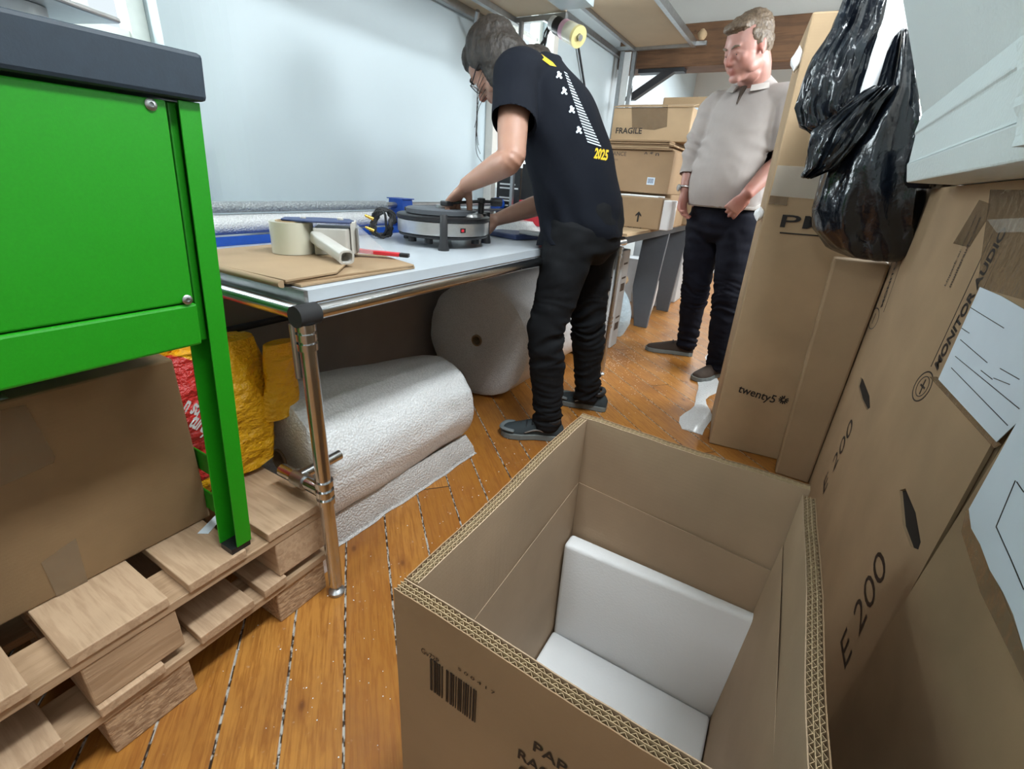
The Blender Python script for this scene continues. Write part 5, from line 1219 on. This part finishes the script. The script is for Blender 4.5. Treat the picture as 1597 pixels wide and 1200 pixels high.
wd = (RW2-RE2).normalized(); wu = wd.orthogonal().normalized(); wv = wd.cross(wu); wc = RW2-wd*.012
b = MB(); b.tube([wc+wu*.035*math.cos(a)+wv*.033*math.sin(a) for a in [2*math.pi*i/24 for i in range(24)]], .0055, 8, closed=True); wt = b.build('wrist_watch', M['steel'], m2, smooth=True)
b = MB(); q = wc+Vector((-.028,-.022,0)); b.lathe(q, Vector((-.75,-.6,0)), [(.018,0),(.019,.005),(.016,.009),(0,.009)], 24); b.build('watch_face', M['steel'], wt, smooth=True)
# ================================================================== FAR CARTONS ON THE STORAGE BENCH
def fbox(name, pxl, pyt, pxr, pyb, y, depth, label, mat, group=None, rot=0, cat='carton', zb=None):
    """carton whose near face spans the two pixels at depth y"""
    a = Y(pxl, pyt, y); c = Y(pxr, pyb, y); zb = c.z if zb is None else zb
    t = thing(name, ((a.x+c.x)/2, y+depth/2, zb), label, cat, group)
    b = MB(); b.box(a.x, c.x, y, y+depth, zb, a.z); b.build('carton', mat, t, bevel=.006)
    return t, a, c
ZB = .7722
t, a, c = fbox('cardboard_carton', 905, 300, 1026, 358, 3.00, .19, 'small brown carton with a black up arrow on the storage bench', M['card_tan'], zb=ZB)
y_ = 3.00-.0008
def btext(t, s, px, py, y, h, w, mat='ink', off=.01): q = Y(px, py, y-.0008); text(t, s, q, (1,0,0), (0,0,1), h, w, M[mat], offset=off)
q = Y(994,346,y_); b = MB(); b.prism([q+Vector(p) for p in ((-.005,0,0),(.005,0,0),(.005,0,.040),(.018,0,.030),(.018,0,.040),(0,0,.060),(-.018,0,.040),(-.018,0,.030),(-.005,0,.040))], (0,-.0006,0)); b.build('printed_arrow', M['ink'], t)
btext(t, 'THIS WAY UP', 978, 356, 3.00, .012, .088)
za = a.z
tB, a, c = fbox('cardboard_carton', 880, 292, 1038, 356, 3.20, .45, 'lowest wide brown carton behind the arrow carton on the storage bench', M['card'], zb=ZB)
b = MB(); b.box(-1.03,-.79,3.02,3.18, za+.0005, za+.010); b.build('packing_sheet', M['foam'], label='thin white foam sheet on top of the arrow carton', cat='foam', bevel=.003)
b = MB(); b.prism([(-.768,3.03,ZB+.001),(-.705,3.04,ZB+.001),(-.705,3.17,ZB+.001),(-.768,3.17,ZB+.001)], (0,0,.17)); b.build('foam_bundle', M['foam'], label='white foam bundle squeezed beside the arrow carton', cat='foam', bevel=.006)
zt = a.z
tC, a, c = fbox('cardboard_carton', 870, 230, 1043, 291, 3.15, .50, 'middle carton of the storage bench pile, with a small white barcode label', M['card'], zb=zt+.0008)
btext(tC, 'ADVANCE', 940, 242, 3.15, .024, .155, 'ink_soft', 0)
btext(tC, 'ACOUSTIC', 950, 250, 3.15, .010, .06, 'ink_soft', 0)
for k in range(3): btext(tC, ('^','*','n')[k], 1004+9*k, 243, 3.15, .022, .022, 'ink_soft', .02)
q = Y(1008,288,3.149); b = MB(); b.box(q.x,q.x+.048,3.1485,3.1494,q.z,q.z+.042); b.build('barcode_label', M['paper'], tC)
for k in range(6): b = MB(); b.box(q.x+.006+.006*k,q.x+.009+.006*k,3.1478,3.1484,q.z+.008,q.z+.036); b.build('bar', M['navy'], tC)
zt = a.z
ft = thing('flat_cartons', (-1.0,3.0,zt), 'stack of flattened cartons lying directly under the carton printed FRAGILE', 'cartons')
for k in range(5):
    rr = random.Random(k); b = MB(); dx = rr.uniform(-.015,.02); b.box(-1.35+dx,-.800+dx,3.12+rr.uniform(-.01,.02),3.60,zt+.001+.0105*k,zt+.0105+.0105*k); b.build('flat_sheet', M['card_light' if k % 2 else 'card'], ft, bevel=.002)
zt2 = zt+.0545
tD, a, c = fbox('cardboard_carton', 958, 168, 1073, 216, 3.25, .42, 'top taped carton printed FRAGILE on the storage bench pile', M['card_light'], zb=zt2)
btext(tD, 'FRAGILE', 960, 208, 3.25, .033, .17, 'ink', .02)
b = MB(); yy = 3.25
b.prism([Y(985,166,yy)+Vector((0,0,0)), Y(1042,164,yy), Y(1040,198,yy), Y(1020,203,yy), Y(986,200,yy)], (0,-.0009,0)); b.build('tape', M['tape'], tD)
b = MB(); b.box(a.x+.10,a.x+.26,3.25,3.66,a.z+.0002,a.z+.0012); b.build('tape', M['cleartape'], tD)
b = MB(); b.hexa([(a.x,3.24,a.z+.0013),(c.x,3.24,a.z+.0013),(c.x,3.37,a.z+.028),(a.x,3.37,a.z+.028),(a.x,3.24,a.z+.005),(c.x,3.24,a.z+.005),(c.x,3.37,a.z+.032),(a.x,3.37,a.z+.032)]); b.build('flap', M['card_light'], tD)
fbox('cardboard_carton', 1040, 232, 1088, 350, 3.72, .3, 'plain upright carton at the right end of the storage bench pile', M['card_tan'], zb=ZB)
tE, a, c = fbox('cardboard_carton', 1035, 152, 1093, 250, 3.73, .3, 'pale carton with a white strip, upper right of the storage bench pile', M['card_light'], zb=1.25)
b = MB(); q = Y(1082,168,3.73); b.box(q.x,q.x+.03,3.728,3.7295,q.z-.10,q.z); b.build('label', M['paper'], tE)
# under the storage bench
def ubox(name, x0, x1, y0, y1, h, label, mat, cat='box', bev=.006):
    t = thing(name, ((x0+x1)/2,(y0+y1)/2,0), label, cat); b = MB(); b.box(x0,x1,y0,y1,.001,h); b.build('box_body', mat, t, bevel=bev); return t
M['whitebox'] = cardboard('white_carton', (0.58,0.60,0.62)); M['cream'] = plain('cream_panel', (0.55,0.50,0.42), .6)
ubox('cream_panel', -1.42, -.965, 2.66, 2.92, .66, 'cream rounded slab under the storage bench behind the bending man\'s legs', M['cream'], 'panel', .03)
t = ubox('white_box', -1.40, -.915, 2.93, 3.06, .64, 'tall narrow white carton with printed labels under the storage bench', M['whitebox'])
for k, z_ in enumerate((.12,.20,.38,.46,.55)):
    b = MB(); b.box(-.9148,-.9142,2.955,3.03,z_,z_+(.05 if k in (0,2) else .012)); b.build('print_block', M['ink_soft'], t)
    b = MB(); b.box(-.98,-.94,2.9288,2.9295,z_,z_+(.05 if k in (0,2) else .01)); b.build('print_block', M['ink_soft'], t)
b = MB(); rings = []
for j in range(9):
    tt_ = j/8; z_ = .002+.33*tt_; r_ = .13*math.sin(math.pi*min(.97,.18+.82*tt_))**.6
    rings.append([Vector((-1.02+.85*r_*math.cos(a_)+.012*noise.noise(Vector((a_*2,tt_*6,1))), 3.28+r_*math.sin(a_), z_)) for a_ in [2*math.pi*i/32 for i in range(32)]])
t = NT('pale_blue_bag'); o_ = t.obj(); n_ = t.noise(o_, 26, 5, .65); M['paleblue'] = t.fin(t.mix(n_, (0.30,0.42,0.50), (0.62,0.72,0.78)), .35, 0, t.bump(n_, .8, .02))
b.loft(rings); b.build('plastic_sack', M['paleblue'], smooth=True, label='pale blue crumpled plastic sack on the floor under the storage bench', cat='sack')
b = MB(); b.tube([(-1.05,3.30,.375),(-1.04,3.42,.375)], .035, 16); b.build('tube_roll', M['card_light'], smooth=True, label='short cardboard tube above the pale blue sack', cat='tube')
b = MB(); rings = []
for j in range(9):
    tt_ = j/8; z_ = .002+.50*tt_; r_ = .12*math.sin(math.pi*min(.95,.2+.75*tt_))**.5
    rings.append([Vector((-1.0+.8*r_*math.cos(a_)+.014*noise.noise(Vector((a_*2,tt_*6,5))), 3.90+r_*math.sin(a_), z_)) for a_ in [2*math.pi*i/32 for i in range(32)]])
b.loft(rings); b.build('plastic_sack', M['bubble_fine'], smooth=True, label='clear bubble wrap bundle beyond the grey bench leg', cat='sack')
ubox('white_box', -1.38, -.93, 4.40, 4.62, .40, 'low white carton with printed lines past the storage bench', M['whitebox'])
ubox('white_box', -1.38, -.90, 4.70, 4.95, .62, 'furthest white carton standing on the floor by the far wall side', M['whitebox'])
# ================================================================== OVERHEAD SHELVES
s1 = thing('wall_shelf', (-1.3,1.9,1.7), 'long pale board shelf on steel wall brackets above the packing bench', 'shelf')
b = MB(); b.box(-1.60,-1.175,.98,2.36,1.712,1.732); b.build('shelf_board', M['plyunder'], s1, bevel=.002)
b = MB(); b.box(-1.60,-1.575,.98,2.60,1.680,1.7115); b.build('wall_rail', M['steel'], s1)
b = MB(); b.box(-1.465,-1.440,.98,2.40,1.688,1.7115); b.build('rail', M['steel'], s1)
for yb in (1.15, 1.9, 2.36):
    b = MB(); b.box(-1.574,-1.18,yb,yb+.025,1.690,1.7115) if yb != 1.9 else b.tube([(-1.597,2.22,1.60),(-1.52,2.15,1.69)], .010, 10)
    b.build('bracket', M['steel'], s1)
s2 = thing('storage_rack', (-1.3,3.7,.77), 'grey steel storage rack with a plywood shelf above the carton pile', 'shelf')
b = MB(); b.box(-1.445,-1.035,2.52,4.12,1.975,1.993); b.build('shelf_board', M['plyunder'], s2)
for x0 in (-1.475,-1.034):
    b = MB(); b.box(x0,x0+.028,2.50,4.15,1.955,1.999); b.build('rail', M['steel'], s2)
b = MB(); b.box(-1.446,-1.036,4.121,4.145,1.955,1.999); b.build('cross_rail', M['steel'], s2)
b = MB(); b.box(-1.005,-.93,4.12,4.145,1.96,1.985); b.build('rail_stub', M['steel'], s2)
b = MB(); b.box(-1.60,-1.476,4.12,4.145,1.96,1.985); b.build('cross_rail', M['steel'], s2)
b = MB(); b.box(-1.605,-1.58,2.5,4.3,1.93,1.965); b.build('wall_rail', M['steel'], s2)
for x0, y0 in ((-1.56,4.12),(-1.475,4.152)):
    b = MB(); b.box(x0,x0+.03,y0,y0+.03,.7725,1.954); b.build('post', M['steel'], s2)
b = MB(); b.tube([(-1.60,3.35,1.93),(-1.60,3.85,1.35)], .008, 8); b.build('stay_rod', M['darksteel'], s2)
b = MB(); b.box(-1.529,-1.476,4.130,4.135,.80,1.95); b.build('end_sheet', M['white'], s2)
b = MB(); rings = []
q = Vector((-.965,4.10,1.9855))
for j in range(6):
    t_ = j/5; rings.append([q+Vector(((.030*math.sin(math.pi*(.15+.75*t_))+.012*noise.noise(Vector((a_*2,t_*6,0))))*math.cos(a_), (.030*math.sin(math.pi*(.15+.75*t_)))*math.sin(a_), .065*t_)) for a_ in [2*math.pi*i/16 for i in range(16)]])
b.loft(rings); b.build('string_ball', M['card_light'], smooth=True, label='pale ball of string at the corner of the plywood rack shelf', cat='string')
t = NT('crate_plastic'); M['crate'] = t.fin((0.65,0.74,0.78), .2, 0, None, Alpha=.55)
b = MB(); q0 = (-1.17, 2.03); b.box(-1.172,-1.02,1.90,2.30,1.700,1.706); b.box(-1.172,-1.168,1.90,2.30,1.7062,1.85); b.box(-1.024,-1.02,1.90,2.30,1.7062,1.85); b.box(-1.1678,-1.0242,2.296,2.30,1.7062,1.85); b.box(-1.1678,-1.0242,1.90,1.904,1.7062,1.85)
b.build('plastic_crate', M['crate'], label='clear plastic crate hooked at the front edge of the board shelf', cat='crate')
# tape rolls on a hook with hanging black cables
hk = thing('tape_rolls', Y(885,55,2.33), 'hanging stack of tape rolls in pale yellow and pink under the board shelf', 'tape')
h0, h1 = Y(862,36,2.36), Y(903,58,2.30); dd = (h1-h0)
for t0_, t1_, r_, mt in ((0,.18,.030,'white'),(.185,.45,.036,'black'),(.455,.60,.040,'pinktape'),(.605,.92,.041,'creamtape'),(.925,1.0,.043,'yellowtape')):
    if mt not in M: M[mt] = plain(mt, {'pinktape':(0.72,0.42,0.52),'creamtape':(0.66,0.63,0.50),'yellowtape':(0.72,0.62,0.28)}[mt], .3)
    b = MB(); b.pipe(h0+dd*t0_, h0+dd*t1_, r_, .014, 32); b.build('roll', M[mt], hk, smooth=True)
b = MB(); b.cyl(h0-dd*.5, h0+dd*1.06, .0125, n=14); b.build('hook_rod', M['steel'], hk, smooth=True)
cbk = thing('hanging_cables', Y(850,60,2.36), 'bunch of thin black cables hanging beside the tape rolls behind the man\'s head', 'cable')
for k in range(7):
    rr = random.Random(20+k); a0 = Y(858+rr.uniform(-4,4),32,2.37); a1 = Y(852+rr.uniform(-4,3),52,2.37+rr.uniform(-.01,.01)); a2 = Y(843+rr.uniform(-5,5),76,2.38); a3 = Y(838+rr.uniform(-7,5),92,2.38)
    b = MB(); limb(b, [(a0,.0035),(a1,.0035),(a2,.003),(a3,.003)], n=7, sub=5); b.build('cable', M['black'], cbk, smooth=True)
# polystyrene crumbs on the boards
b = MB(); rr = random.Random(5)
def crumb(x, y, z0, s): 
    c = Vector((x, y, z0+s*.6)); o = [Vector((rr.uniform(.6,1)*s,0,0)),Vector((0,rr.uniform(.6,1)*s,0)),Vector((-rr.uniform(.6,1)*s,0,0)),Vector((0,-rr.uniform(.6,1)*s,0))]
    b.add([c+Vector((0,0,s*.6))]+[c+p for p in o]+[c-Vector((0,0,s*.55))], [(0,1,2),(0,2,3),(0,3,4),(0,4,1),(5,2,1),(5,3,2),(5,4,3),(5,1,4)])
for _ in range(520): crumb(rr.gauss(-.62,.16), rr.uniform(.25,3.2), 0, rr.uniform(.0010,.0026))
for _ in range(260): crumb(rr.gauss(-.82,.10), rr.gauss(2.75,.25), 0, rr.uniform(.0015,.0035))
b.build('foam_crumbs', M['foam'], label='tiny white polystyrene crumbs scattered over the floorboards', cat='crumbs', kind='stuff')
# pale strip imitating the bright floor reflection beside the PMC carton
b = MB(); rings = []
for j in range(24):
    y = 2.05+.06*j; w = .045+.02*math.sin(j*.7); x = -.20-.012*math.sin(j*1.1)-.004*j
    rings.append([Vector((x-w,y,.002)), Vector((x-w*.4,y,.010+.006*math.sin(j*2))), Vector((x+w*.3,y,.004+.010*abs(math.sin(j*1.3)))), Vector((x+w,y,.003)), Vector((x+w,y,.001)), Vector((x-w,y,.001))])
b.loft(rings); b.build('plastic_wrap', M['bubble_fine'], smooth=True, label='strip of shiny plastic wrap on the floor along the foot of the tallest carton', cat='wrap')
